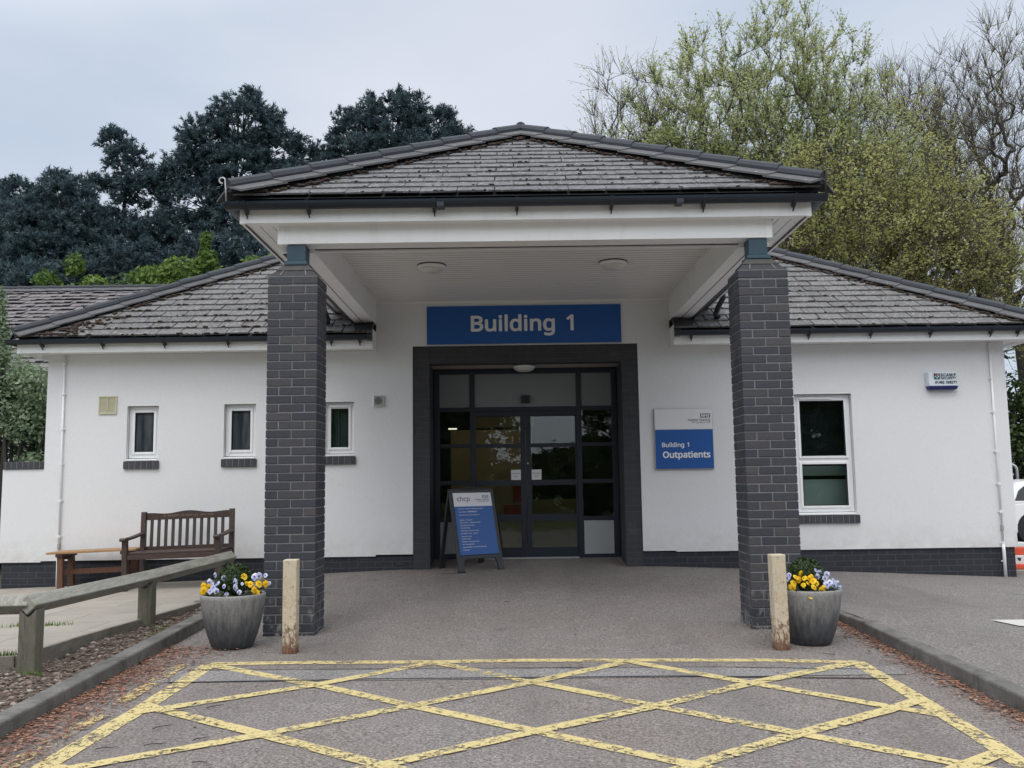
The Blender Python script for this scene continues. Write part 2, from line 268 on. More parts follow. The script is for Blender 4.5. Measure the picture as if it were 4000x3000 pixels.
    M['roomwall']=plain('lobby_wall',(.22,.19,.11),.8,.2,1.5); M['roomdark']=plain('lobby_dark',(.05,.055,.045),.8,.2,1.5); M['cupboard']=plain('lobby_cupboard',(.34,.25,.15),.7,.15,2); M['roomfloor']=plain('lobby_floor',(.20,.17,.13),.5,.15,2); M['redbox']=plain('red_poster',(.30,.04,.03),.7); M['blind']=plain('dark_blind',(.018,.021,.028),.8,.2,2); M['desk']=plain('pale_cupboard',(.80,.86,.85),.6,.1,3); M['curtain']=plain('grey_curtain',(.24,.28,.28),.9,.3,9)
    t=NT('tube_and_fill_light'); e=t.n.new('ShaderNodeEmission'); e.inputs[0].default_value=(1,.9,.68,1); e.inputs[1].default_value=1.3; t.l(e.outputs[0],t.out.inputs[0]); M['tube']=t.m  # shared by the lobby tubes and the added unseen fill panels
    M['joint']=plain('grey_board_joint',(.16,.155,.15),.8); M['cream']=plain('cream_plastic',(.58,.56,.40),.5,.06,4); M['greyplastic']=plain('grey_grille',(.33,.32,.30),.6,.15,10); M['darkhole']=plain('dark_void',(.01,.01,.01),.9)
    M['opal']=plain('opal_diffuser',(.62,.61,.58),.3,.04,6); M['alarmblue']=plain('alarm_blue',(.016,.02,.13),.3); M['alarmwhite']=plain('alarm_white',(.62,.68,.73),.4,.03); M['logogreen']=plain('logo_green',(.03,.12,.11),.5); M['logored']=plain('logo_red',(.25,.03,.04),.5)
    M['carpaint']=plain('white_car_paint',(.78,.79,.80),.22,.02,2); M['carglass']=plain('car_glass',(.012,.016,.018),.06,.1,2); M['tyre']=plain('tyre_rubber',(.015,.015,.016),.8,.2,12); M['rim']=plain('alloy_rim',(.40,.41,.42),.3,.1,8,0,.7); M['lampred']=plain('tail_lamp',(.30,.02,.02),.25)
    M['orange']=plain('orange_plastic',(.72,.10,.045),.45,.08,6); M['barwhite']=plain('reflective_white',(.75,.75,.76),.4,.04,6); M['chrome']=plain('bright_rail',(.55,.56,.57),.25,.05,4,0,.8); M['paper']=plain('white_paper',(.66,.67,.67),.7,.03); M['cable']=plain('dark_cable',(.03,.028,.025),.7); M['terracotta']=plain('dried_flower',(.20,.10,.08),.9)
mk()
# ------------------------------------------------------------------ ground shape
def pz(Y): return -.03*(7.6-Y) if Y<=7.6 else min(.19,(Y-7.6)*.19/4.5)
_bx=[-7,-5.7,-1.6,1.9,4.6,6.5,12]; _bv=[.2,.23,1,1,.4,-.06,-.06]
def g(X,Y):
    z=pz(Y)
    if Y>7.6: z*=float(np.interp(X,_bx,_bv))
    if Y>12.1 and -1.4<X<1.8: z+=(Y-12.1)*.125
    return z
def pave(X,Y):
    k=min(1,max(0,(9.6-Y)/1.8)); k=k*k*(3-2*k)
    return g(X,Y)+.1*k-max(0,Y-12.9)*.024
def slabz(X): return .08+.027*(X+4.5)
def sheet(name,xs,ys,fz,mat,kind='structure',keep=None):
    vs=[(x,y,fz(x,y)) for y in ys for x in xs]; n=len(xs); fs=[]
    for j in range(len(ys)-1):
        for i in range(n-1):
            cx=(xs[i]+xs[i+1])/2; cy=(ys[j]+ys[j+1])/2
            if keep is None or keep(cx,cy): fs.append((j*n+i,j*n+i+1,(j+1)*n+i+1,(j+1)*n+i))
    b=MB(); b.add(vs,fs); return b.build(name,mat,kind=kind,smooth=True)
def rng(a,b,s):
    n=max(1,int(round((b-a)/s))); return [a+(b-a)*i/n for i in range(n+1)]
sheet('ground',rng(-160,160,20),rng(-160,160,20),lambda x,y:-.6,M['grass'])
sheet('road',rng(-3.35,2.93,.2),rng(-14,7.6,.3)+rng(7.6,12.1,.2)[1:]+rng(12.1,12.9,.2)[1:],g,M['road'])
sheet('pavement',rng(2.93,14,.3)+[20,40],rng(-14,7.6,.4)+rng(7.6,12.1,.2)[1:]+rng(12.1,34,2)[1:],pave,M['pave'],keep=lambda x,y: not(y>12.1 and x<6.4))
def stripz(b,pts,w,off,fz=g,ext=0):
    # flat painted line following the surface
    for (x0,y0),(x1,y1) in zip(pts[:-1],pts[1:]):
        d=Vector((x1-x0,y1-y0)); L=d.length; d/=L; nrm=Vector((-d.y,d.x)); n=max(1,int(L/.12)); vs=[];fs=[]
        for i in range(n+1):
            c=Vector((x0,y0))+d*(-ext+(L+2*ext)*i/n)
            for sgn in (-1,1):
                ww=w/2+random.uniform(-.004,.004); q=c+nrm*ww*sgn; vs.append((q.x,q.y,fz(q.x,q.y)+off))
        for i in range(n): fs.append((2*i,2*i+1,2*i+3,2*i+2) if True else None)
        b.add(vs,fs)
def flipup(o):
    me=o.data
    bm=bmesh.new(); bm.from_mesh(me)
    for f in bm.faces:
        if f.normal.z<0: f.normal_flip()
    bm.to_mesh(me); bm.free(); return o
# re-laid strip between two tar joints
b=MB(); xs=rng(-2.5,2.62,.2); vs=[];fs=[]
for i,x in enumerate(xs):
    y0=6.415-.02*(x+2.3)/4.7*6*.5; y1=6.755-.2*(x+2.3)/4.8*.8
    vs+=[(x,y0,g(x,y0)+.004),(x,y1,g(x,y1)+.004)]
for i in range(len(xs)-1): fs.append((2*i,2*i+2,2*i+3,2*i+1))
b.add(vs,fs); o=flipup(b.build('road_patch',M['patch'],kind='structure'))
b=MB(); stripz(b,[(-2.35,6.41),(-.9,6.43),(1.1,6.39),(1.85,6.31),(2.45,6.24)],.022,.006); stripz(b,[(-2.35,6.775),(-1.3,6.735),(.1,6.70),(1.41,6.64),(2.5,6.5)],.014,.006); flipup(b.build('road_joint',M['seam'],kind='structure'))
b=MB(); W=.105
far=[(-2.25,6.975),(-1.58,6.975),(-.59,6.935),(.04,6.945),(.85,6.90),(1.78,6.84),(2.44,6.73)]
stripz(b,far,W*.95,.0040); stripz(b,[(-2.24,6.95),(-2.265,5.8),(-2.325,4.83),(-2.36,3.6)],W*1.15,.0044); stripz(b,[(2.43,6.74),(2.43,5.7),(2.42,4.98),(2.39,4.4),(2.37,3.4)],W*1.1,.0048)
diags=[[(-2.25,6.95),(-1.312,6.28),(-.622,5.736),(.106,5.184),(.821,4.624),(1.5,4.1)],[(-.6,6.92),(.116,6.282),(.838,5.647),(1.51,5.076),(2.132,4.549),(2.38,4.33)],[(.80,6.88),(1.537,6.17),(2.158,5.60),(2.41,5.38)],[(-2.28,5.83),(-1.378,5.194),(-.659,4.66),(.1,4.1)],[(-2.33,4.75),(-1.6,4.2)]]
diagb=[[(-2.28,5.66),(-1.33,6.28),(-.60,6.90)],[(-2.33,4.58),(-1.378,5.194),(-.622,5.736),(.116,6.282),(.83,6.86)],[(-1.45,4.08),(-.659,4.66),(.101,5.177),(.827,5.647),(1.537,6.17),(2.42,6.72)],[(.2,4.1),(.981,4.694),(1.51,5.076),(2.149,5.497),(2.42,5.70)],[(1.6,4.15),(2.39,4.72)]]
for i,d in enumerate(diags): stripz(b,d,W*.9,.0056+.0003*i)
for i,d in enumerate(diagb): stripz(b,d,W*.9,.0074+.0003*i)
flipup(b.build('yellow_road_marking',M['yellow_paint'],kind='structure'))
b=MB(); stripz(b,[(-2.44,6.95),(-2.45,5.9)],.10,.010); stripz(b,[(-2.45,5.62),(-2.50,4.75),(-2.53,3.5)],.10,.010); flipup(b.build('kerbside_road_marking',M['worn_yellow_paint'],kind='structure'))
b=MB(); b.add([(x,y,pave(x,y)+.008) for x,y in ((3.9,7.72),(4.6,7.70),(6.2,7.45),(6.2,7.0),(4.6,7.0),(3.98,7.45))],[(0,1,2,3,4,5)]); flipup(b.build('arrow_road_marking',M['white_paint'],kind='structure'))
# kerbs
def kerb(x0,x1,ya,yb,zt,name):
    b=MB(); y=ya
    while y<yb:
        L=min(.914,yb-y); j=random.uniform(-.004,.004); 
        zs=[zt(x0,y+.004),zt(x0,y+L-.004)]
        vs=[(x,yy,z) for yy,zz in ((y+.004,zs[0]),(y+L-.004,zs[1])) for x,z in ((x0+j,-.5),(x1+j,-.5),(x1+j,zz+j),(x0+j,zz+j))]
        b.add(vs,[(0,1,2,3),(7,6,5,4),(1,5,6,2),(3,2,6,7),(0,3,7,4)]); y+=L
    return b.build(name,M['kerb'],kind='structure',bev=.014,recalc=True)
kerb(-2.92,-2.785,-6,9.4,lambda x,y:pz(y)*(1 if y<7.6 else .7)+.1,'kerb')
kerb(2.86,2.985,-6,9.2,lambda x,y:pave(3,y)+.004,'kerb')
# path, edging, gravel
edge=[(-6.2,6.20),(-3.50,6.62),(-3.42,7.6),(-3.32,8.35),(-3.17,9.35),(-3.12,10.6),(-3.1,12.1)]
def pathz(x,y): return slabz(x)
b=MB(); P=[(-12,6.2)]+edge+[(-12,12.1)]; top=[(x,y,slabz(x)) for x,y in P]; b.add(top,[tuple(range(len(P)))]); flipup(b.build('path',M['slab'],kind='structure'))
sheet('path_bank',rng(-14,-6.6,.6),rng(12.1,22,2),lambda x,y:slabz(x)-.01,M['grass'])
te=thing('timber_edging','weathered timber edging board between the paved path and gravel bed','edging board',(-3.4,8,0),world=True)
for (a,c) in zip(edge[:-1],edge[1:]):
    bb=MB(); bb.bar((a[0],a[1],slabz(a[0])-.10),(c[0],c[1],slabz(c[0])-.10),.035,.235); bb.build('board',M['edging_wood'],te,bev=.004)
def gravz(x,y): return pz(y)*(1 if y<7.6 else .6)+.045+.012*math.sin(x*9+y*5)
sheet('gravel_bed',rng(-7,-2.9,.12),rng(-6,11.6,.14),gravz,M['soil'],kind='stuff',keep=lambda x,y: (y<6.6+.15*min(0,(x+3.5)) or x>np.interp(y,[6.6,8.35,9.35,12],[-3.48,-3.33,-3.2,-3.12])))
def pebbles(name,n,region,zf,s0,s1,mat,flat=.55):
    V=[];F=[];RN=[]; ico=[(0,0,1),(.894,0,.447),(.276,.851,.447),(-.724,.526,.447),(-.724,-.526,.447),(.276,-.851,.447),(.724,.526,-.447),(-.276,.851,-.447),(-.894,0,-.447),(-.276,-.851,-.447),(.724,-.526,-.447),(0,0,-1)]
    IF=[(0,1,2),(0,2,3),(0,3,4),(0,4,5),(0,5,1),(1,6,2),(2,7,3),(3,8,4),(4,9,5),(5,10,1),(2,6,7),(3,7,8),(4,8,9),(5,9,10),(1,10,6),(6,11,7),(7,11,8),(8,11,9),(9,11,10),(10,11,6)]
    ic=np.array(ico); IFa=np.array(IF)
    for i in range(n):
        q=region()
        if q is None: continue
        x,y=q; s=random.uniform(s0,s1)*random.uniform(.6,1.2); sc=np.array([s*random.uniform(.8,1.5),s*random.uniform(.7,1.2),s*flat]); a=random.uniform(0,6.28); rot=np.array([[math.cos(a),-math.sin(a),0],[math.sin(a),math.cos(a),0],[0,0,1]])
        v=(ic*(1+RNG.uniform(-.18,.18,(12,1)))*sc)@rot.T+np.array([x,y,zf(x,y)+s*flat*.25]); F.append(IFa+12*len(V)); V.append(v); RN+=[random.random()]*20
    return npmesh(name,np.vstack(V),np.vstack(F),mat,None,False,RN,'stuff')
def regG():
    y=random.uniform(3.6,11.2)**1; x=random.uniform(-4.6,-2.93)
    if y<6.55 or x>np.interp(y,[6.6,8.35,9.35,12],[-3.46,-3.31,-3.17,-3.10]): return (x,y)
pebbles('gravel',9000,regG,gravz,.008,.024,M['pebble'])
def regL():
    u=random.random()
    if u<.62:
        y=random.uniform(3.6,7.6); w=.36 if y<6.9 else .5; return (-2.785+abs(random.gauss(0,.5))*w, y)
    if u<.97: y=random.uniform(4,9); return (2.85-abs(random.gauss(0,.42))*.21,y)
    return (random.uniform(-2.7,2.8),random.uniform(4.2,10.5))
def flakes(name,n,region,zf,s,mat,kind='stuff'):
    V=np.zeros((n*4,3));F=np.arange(n*4).reshape(n,4);RN=RNG.random(n)
    for i in range(n):
        x,y=region(); a=random.uniform(0,6.28); L=s*random.uniform(.5,1.6); w=L*random.uniform(.3,.7); z=zf(x,y)+.012+random.uniform(0,.01); c,sn=math.cos(a),math.sin(a); t1=random.uniform(-.3,.6)*L; t2=random.uniform(-.3,.3)*w
        for k,(p,q) in enumerate(((-L,0),(0,-w),(L,0),(0,w))): V[4*i+k]=(x+p*c-q*sn,y+p*sn+q*c,z+(t1 if k==2 else 0)*.5+(t2 if k==3 else 0))
    return npmesh(name,V,F,mat,None,False,RN,kind)
flakes('fallen_leaves',7500,regL,g,.013,M['litter'])
flakes('bed_litter',3000,lambda:(random.uniform(-4.4,-2.95),random.uniform(3.6,6.6)) if random.random()<.6 else (random.uniform(-3.3,-2.95),random.uniform(6.6,10)),gravz,.017,M['litter2'])
pebbles('loose_chippings',700,lambda:(random.uniform(-2.75,2.84),random.uniform(4.3,11.8)),g,.003,.008,M['pebble'])
b=MB()
for x,y,a,L in ((-1.95,5.0,.5,.11),(-1.78,4.92,.2,.07),(-1.72,5.08,.9,.09),(-2.02,5.3,1.0,.12),(-2.1,5.62,.6,.16),(-1.86,5.72,.9,.11),(-1.6,4.72,.1,.08),(-2.18,4.95,.5,.1),(1.35,5.05,.3,.03),(2.35,6.95,2.6,.1),(2.28,6.3,.3,.06),(-.1,9.5,.1,.05),(-.9,11.6,.1,.22)):
    c,s=math.cos(a),math.sin(a); k=L*.12; pts=[(x+t*L*c-s*k*math.sin(t*5),y+t*L*s+c*k*math.sin(t*5),g(x,y)+.014) for t in (0,.35,.7,1)]; b.tube(pts,[.0035,.003,.0025,.0015],5)
b.build('twigs',M['bark'],kind='stuff')
# grass tufts on the path joints
def tufts(name,spots,n,h,mat,zf):
    V=[];RN=[]
    for (x,y,rad) in spots:
        for i in range(n):
            a=random.uniform(0,6.28); d=rad*math.sqrt(random.random()); px,py=x+d*math.cos(a)*1.8,y+d*math.sin(a)*.5; z=zf(px,py); t=random.uniform(0,6.28); l=h*random.uniform(.4,1); w=.004
            V+=[(px-w*math.sin(t),py+w*math.cos(t),z),(px+w*math.sin(t),py-w*math.cos(t),z),(px+l*.5*math.cos(t),py+l*.5*math.sin(t),z+l)]; RN.append(random.random())
    F=np.arange(len(V)).reshape(-1,3); return npmesh(name,V,F,mat,None,False,RN,'stuff')
tufts('grass_tufts',[(-4.3,8.3,.14),(-4.05,8.28,.1),(-3.62,6.75,.05),(-3.0,8.15,.1),(-2.98,7.9,.08),(-3.3,6.45,.04),(-2.8,8.5,.06)],70,.05,M['bright_leaves'],lambda x,y:slabz(x) if x<-3.4 else gravz(x,y))
# ------------------------------------------------------------------ the clinic
BL=thing('clinic_building','white rendered clinic with grey tiled hip roofs and entrance canopy on dark brick columns','building',(0,12.1,0),world=True)
YW=12.1
holesL=[(-5.063,-4.648,1.64,2.367),(-3.788,-3.372,1.65,2.374),(-2.475,-2.076,1.665,2.384)]; holeR=(3.72,4.475,.815,2.40); holeD=(-1.305,1.677,-1,3.11)
def panel(b,x0,x1,z0,z1,holes,y0,y1):
    xs=sorted({x0,x1}|{min(max(v,x0),x1) for h in holes for v in h[:2]}); zs=sorted({z0,z1}|{min(max(v,z0),z1) for h in holes for v in h[2:]})
    for i in range(len(xs)-1):
        run=None
        for j in range(len(zs)-1):
            cx=(xs[i]+xs[i+1])/2; cz=(zs[j]+zs[j+1])/2
            if any(h[0]<cx<h[1] and h[2]<cz<h[3] for h in holes):
                if run is not None: b.box(xs[i],xs[i+1],y0,y1,run,zs[j]); run=None
            elif run is None: run=zs[j]
        if run is not None: b.box(xs[i],xs[i+1],y0,y1,run,zs[-1])
b=MB(); panel(b,-6.13,-1.79,.368,3.06,holesL,YW,YW+.28); panel(b,-1.79,2.11,.388,3.74,[holeD],YW,YW+.28); panel(b,2.11,6.53,.375,3.06,[holeR],YW,YW+.28)
b.box(-6.13,-5.85,YW+.28,20.6,.36,3.06); b.box(6.25,6.53,YW+.28,20.6,.36,3.06); b.box(-5.85,6.25,20.3,20.6,-.4,3.06)
b.build('wall',M['wall'],BL)
b=MB(); b.box(-6.10,-1.305,YW+.024,YW+.26,-.4,.366); b.box(-6.105,-5.9,YW+.26,20.5,-.4,.358); b.build('plinth',M['plinth_brick'],BL); b=MB(); b.box(1.677,6.50,YW+.024,YW+.26,-.4,.372); b.box(6.3,6.505,YW+.26,20.5,-.4,.358); b.build('plinth',M['plinth_brick'],BL)
YD=12.75
b=MB(); b.box(-1.303,-1.082,YW+.012,YD-.06,-.3,3.108); b.box(1.459,1.675,YW+.012,YD-.06,-.3,3.108); b.box(-1.082,1.459,YW+.012,YW+.22,2.872,3.108); b.build('door_surround',M['surround_brick'],BL,bev=.004)
b=MB(); b.box(-1.082,1.459,YW+.221,YD-.01,2.874,2.90); b.build('reveal_ceiling',M['reveal'],BL)
# --- roof tiles
def tileplane(b,o,u,v,ulen,vlen,clip,gauge=.22,tw=.30,th=.020,lift=.030,jit=.004,gap=.004):
    o=Vector(o);u=Vector(u).normalized();v=Vector(v).normalized();n=u.cross(v).normalized()
    if n.z<0: n=-n
    rows=int(vlen/gauge)+1
    for j in range(rows):
        off=(j%2)*tw/2+random.uniform(-.01,.01); k0=-1; m=int(ulen/tw)+2
        for k in range(k0,m):
            a=k*tw+off+random.uniform(-.003,.003); c=a+tw-gap-random.uniform(0,gap); s0=j*gauge+random.uniform(-.006,.006); s1=(j+1)*gauge+.05
            h0=lift+random.uniform(-jit,jit)*1.3; h1=.004+random.uniform(-.001,.001); tl=random.uniform(-.003,.003)
            vs=[o+u*a+v*s0+n*(h0-th+tl),o+u*c+v*s0+n*(h0-th-tl),o+u*c+v*s1+n*(h1-th),o+u*a+v*s1+n*(h1-th),o+u*a+v*s0+n*(h0+tl),o+u*c+v*s0+n*(h0-tl),o+u*c+v*s1+n*h1,o+u*a+v*s1+n*h1]
            mid=o+u*(a+c)/2+v*(s0+s1)/2
            if all((mid-Vector(p)).dot(Vector(q))<.45 for p,q in clip): b.add(vs,[(0,3,2,1),(4,5,6,7),(0,1,5,4),(1,2,6,5),(2,3,7,6),(3,0,4,7)])
def clipmesh(o,clip,tr=(0,0,0)):
    bm=bmesh.new(); bm.from_mesh(o.data)
    for p,q in clip: bmesh.ops.bisect_plane(bm,geom=bm.verts[:]+bm.edges[:]+bm.faces[:],plane_co=p,plane_no=q,clear_outer=True)
    bm.to_mesh(o.data); bm.free()
def roofpart(name,planes,mat,parent,**kw):
    # several slopes joined in one mesh
    V=[];F=[];RR=[]
    me_all=bmesh.new(); lay=me_all.faces.layers.float.new('rnd')
    for (o,u,v,ul,vl,clip) in planes:
        b=MB(); tileplane(b,o,u,v,ul,vl,clip,**kw); bm=bmesh.new(); l2=bm.faces.layers.float.new('rnd'); vv=[bm.verts.new(p) for p in b.v]
        for f,r in zip(b.f,b.r): ff=bm.faces.new([vv[i] for i in f]); ff[l2]=r
        for p,q in clip: bmesh.ops.bisect_plane(bm,geom=bm.verts[:]+bm.edges[:]+bm.faces[:],plane_co=p,plane_no=q,clear_outer=True)
        m=bpy.data.meshes.new('tmp'); bm.to_mesh(m); bm.free(); me_all.from_mesh(m); bpy.data.meshes.remove(m)
    me=bpy.data.meshes.new(name); me_all.to_mesh(me); me_all.free(); boxuv(me)
    return link(name,me,mat,parent)
WP=.605; EZ=3.235; EY=11.72; XL=-6.37; XR=6.82; YB=21.0; RY=(EY+YB)/2; RZ=EZ+WP*(RY-EY); cw=1/math.sqrt(1+WP*WP)
hipLn=Vector((-1,1,0)).normalized(); hipRn=Vector((1,1,0)).normalized()
# front slopes of both wings, cut at the hips, and at the raised entrance bay
def zroof(y): return EZ+WP*(y-EY)
wing=roofpart('wing_roof',[
 ((XL,EY,EZ),(1,0,0),(0,1,WP),4.62,5.6,[((XL,EY,0),(-1,1,0)),((-1.79,0,0),(1,0,0)),((0,RY,0),(0,1,0))]),
 ((2.11,EY,EZ),(1,0,0),(0,1,WP),4.75,5.6,[((XR,EY,0),(1,1,0)),((2.11,0,0),(-1,0,0)),((0,RY,0),(0,1,0))]),
 ((-1.79,12.5,zroof(12.5)),(1,0,0),(0,1,WP),3.95,4.6,[((-1.79,0,0),(-1,0,0)),((2.11,0,0),(1,0,0)),((0,RY,0),(0,1,0))]),
 ((XL,YB,EZ),(0,-1,0),(1,0,WP),9.3,5.4,[((XL,EY,0),(1,-1,0)),((XL,YB,0),(1,1,0))]),
 ((XR,EY,EZ),(0,1,0),(-1,0,WP),9.3,5.4,[((XR,EY,0),(-1,-1,0)),((XR,YB,0),(-1,1,0))]),
 ((XR,YB,EZ),(-1,0,0),(0,-1,WP),13.2,5.4,[((XL,YB,0),(-1,-1,0)),((XR,YB,0),(1,-1,0)),((0,RY,0),(0,-1,0))])],M['wing_tiles'],BL,gauge=.222,tw=.30,lift=.026,gap=.009)
# underlay below the tiles, so that open joints stay dark
b=MB(); dz=.03
L0=(XL,EY,EZ-dz);R0=(XR,EY,EZ-dz);L1=(XL,YB,EZ-dz);R1=(XR,YB,EZ-dz);A=(XL+RY-EY,RY,RZ-dz);B=(XR-RY+EY,RY,RZ-dz); c0=(-1.80,EY,EZ-dz);c1=(-1.80,12.4,zroof(12.4)-dz);c2=(2.12,12.4,zroof(12.4)-dz);c3=(2.12,EY,EZ-dz)
b.add([L0,c0,c1,c2,c3,R0,B,A,R1,L1],[(0,1,2,3,4,5,6,7),(5,8,6),(8,9,7,6),(9,0,7)]); b.build('roof_underlay',M['lead'],BL)
def hipcaps(p0,p1,name,parent,sides,L=.45,w=.20,droop=.36,rr=.058):
    # angle hip tiles: two flat flanges and a roll, lapped along the hip
    p0=Vector(p0);p1=Vector(p1);d=(p1-p0).normalized(); tot=(p1-p0).length; n=max(1,int(tot/L)); L=tot/n; b=MB(); r=MB()
    for i in range(n):
        a=p0+d*(i*L-.02)+Vector((0,0,.022)); e=p0+d*((i+1)*L+.03)+Vector((0,0,.006)); q=random.random()
        for sv in sides:
            sv=Vector(sv); t=.018; vs=[]
            for c in (a,e):
                for f in (0,1): 
                    m=c+sv*w*f+Vector((0,0,-droop*w*f)); vs+=[m,m+Vector((0,0,t))]
            b.add(vs,[(0,1,3,2),(6,7,5,4),(1,5,7,3),(0,2,6,4),(2,3,7,6),(0,4,5,1)],q)
        r.tube([a+Vector((0,0,.022)),e+Vector((0,0,.022))],[rr*1.06,rr],10,r=q)
    o=b.build(name,M['hip'],parent,recalc=True); r.build('hip_roll',M['roll'],o,smooth=False); return o
# flange side vectors (horizontal, perpendicular to the hip in plan)
def side(dx,dy): return Vector((dx,dy,0)).normalized()
hl=hipcaps((XL-.01,EY-.01,EZ+.045),(XL+RY-EY,RY,RZ+.045),'hip_tiles',BL,[(.75,-.66,0),(-.66,.75,0)])
hr=hipcaps((XR+.01,EY-.01,EZ+.045),(XR-RY+EY,RY,RZ+.045),'hip_tiles',BL,[(-.75,-.66,0),(.66,.75,0)])
hipcaps((XL+RY-EY,RY,RZ+.05),(XR-RY+EY,RY,RZ+.05),'ridge_tiles',BL,[(0,-1,0),(0,1,0)],droop=.6)
# canopy roof
CP=.59; CZ=3.825; CY=7.88; CXL=-2.43; CXR=2.73; HW=(CXR-CXL)/2; AY=CY+HW; AZ=CZ+CP*HW; MX=(CXL+CXR)/2; CB=15.2
can=roofpart('canopy_roof',[
 ((CXL,CY,CZ),(1,0,0),(0,1,CP),5.2,3.1,[((CXL,CY,0),(-1,1,0)),((CXR,CY,0),(1,1,0))]),
 ((CXL,CB,CZ),(0,-1,0),(1,0,CP),7.4,3.1,[((CXL,CY,0),(1,-1,0)),((MX,0,0),(1,0,0)),((0,CB,0),(0,1,0))]),
 ((CXR,CY,CZ),(0,1,0),(-1,0,CP),7.4,3.1,[((CXR,CY,0),(-1,-1,0)),((MX,0,0),(-1,0,0)),((0,CB,0),(0,1,0))])],M['canopy_tiles'],BL,gauge=.212,tw=.33,lift=.021,gap=.004,jit=.0025,th=.016)
b=MB(); dz=.03; b.add([(CXL,CY,CZ-dz),(CXR,CY,CZ-dz),(MX,AY,AZ-dz),(CXL,CB,CZ-dz),(CXR,CB,CZ-dz),(MX,CB,AZ-dz)],[(0,1,2),(0,2,5,3),(1,4,5,2)]); b.build('roof_underlay',M['lead'],BL)
hipcaps((CXL-.02,CY-.02,CZ+.050),(MX,AY,AZ+.050),'hip_tiles',BL,[(.74,-.67,0),(-.67,.74,0)],L=.44,w=.22); hipcaps((CXR+.02,CY-.02,CZ+.050),(MX,AY,AZ+.050),'hip_tiles',BL,[(-.74,-.67,0),(.67,.74,0)],L=.44,w=.22); hipcaps((MX,AY-.02,AZ+.050),(MX,CB,AZ+.05),'ridge_tiles',BL,[(-1,0,0),(1,0,0)],droop=.6)
for X,sg in ((CXL-.04,-1),(CXR+.04,1)):
    b=MB(); pts=[(X,CY-.05,CZ-.06),(X+sg*.006,CY-.05,CZ+.050),(X+sg*.012,CY-.05,CZ+.125)]+[(X+sg*(.012+.026-.026*math.cos(a)),CY-.05,CZ+.125+.026*math.sin(a)) for a in [k*.5 for k in range(1,11)]]; b.tube(pts,.0075,7); b.build('hip_iron',M['alum' if sg<0 else 'bark'],BL,smooth=True)
# moss lumps lying in the joints
def mossat(b,o,v,j,u,x,s,gauge,lift):
    p=Vector(o)+Vector(u)*x+Vector(v).normalized()*(j*gauge-.012); b.ball((p.x,p.y,p.z+.028+s*.2),s*random.uniform(.7,1.8),s*random.uniform(.5,.8),s*.4,7,4,jit=.25)
b=MB()
for i in range(230):
    j=int(abs(random.gauss(0,5)))%20; x=random.uniform(0.2,4.5); 
    if x>j*.222*cw+.15: mossat(b,(XL,EY,EZ),(0,1,WP),j,(1,0,0),x,random.uniform(.012,.032),.222,.034)
for i in range(190):
    j=random.randint(0,18); x=random.uniform(0.1,4.6)
    if x<4.6-j*.222*cw: mossat(b,(2.11,EY,EZ),(0,1,WP),j,(1,0,0),x,random.uniform(.010,.026),.222,.034)
for sgn,X0 in ((1,XL),(-1,XR)):
    for i in range(190):      # moss below the hip flanges
        t=random.random()**1.6*4.2; w=random.uniform(.19,.25)+ (.3*random.random() if t<.9 and sgn>0 else 0); x=X0+sgn*(t+w*.8); y=EY+t-w*.6*0+.0; y=EY+max(.02,t-w*.55); b.ball((x,y,zroof(y)+.035),random.uniform(.02,.045),random.uniform(.015,.03),random.uniform(.010,.020),7,4,jit=.3)
b.build('roof_moss',M['moss'],BL,kind='stuff',smooth=True)
b=MB()
for i in range(260):
    j=random.randint(0,13); x=random.uniform(.2,5); t=j*.212*cw
    if t+.25<x<5.16-t-.25: mossat(b,(CXL,CY,CZ),(0,1,CP),j,(1,0,0),x,random.uniform(.006,.016),.212,.03)
for sgn,X0 in ((1,CXL),(-1,CXR)):
    for i in range(110):
        t=random.random()*2.45; w=random.uniform(.20,.27); x=X0+sgn*(t+w*.75); y=CY+max(.02,t-w*.62); b.ball((x,y,CZ+CP*(y-CY)+.035),random.uniform(.012,.035),random.uniform(.012,.025),random.uniform(.008,.016),7,4,jit=.3)
b.build('roof_moss',M['moss'],BL,kind='stuff',smooth=True)
# --- fascias, gutters
def halfgutter(b,p,q,rad=.06,n=9):
    p=Vector(p);q=Vector(q);d=(q-p).normalized();x=d.cross(Vector((0,0,1))).normalized(); vs=[];fs=[]
    for c in (p,q):
        for rr in (rad,rad-.004):
            for k in range(n+1):
                a=math.pi*k/n; vs.append(c+x*math.cos(a)*rr-Vector((0,0,1))*math.sin(a)*rr)
    m=n+1
    for k in range(n): fs+=[(k,k+1,2*m+k+1,2*m+k),(m+k+1,m+k,3*m+k,3*m+k+1),(k+1,k,m+k,m+k+1),(2*m+k,2*m+k+1,3*m+k+1,3*m+k)]
    fs+=[(0,m,3*m,2*m),(n,2*m+n,3*m+n,m+n)]
    fs+=[tuple(range(n+1)),tuple(range(3*m-1,2*m-1,-1))]
    b.add(vs,fs)
def brackets(go,xs,y,zt,axis='x'):
    for t in xs:
        b=MB()
        if axis=='x': b.prism([(t-.016,y-.03,zt-.052),(t+.016,y-.03,zt-.052),(t+.004,y+.055,zt-.125),(t-.004,y+.055,zt-.125)],(0,.012,.0)); b.prism([(t-.014,y-.066,zt+.004),(t-.014,y-.060,zt-.03),(t-.014,y-.03,zt-.066),(t-.014,y+.062,zt-.09),(t-.014,y+.062,zt-.02)],(.028,0,0))
        else: b.prism([(y-.062,t-.014,zt+.002),(y+.066,t-.014,zt+.004),(y+.03,t-.014,zt-.066),(y-.04,t-.014,zt-.09)],(0,.028,0))
        b.build('bracket',M['gutter'],go,recalc=True)
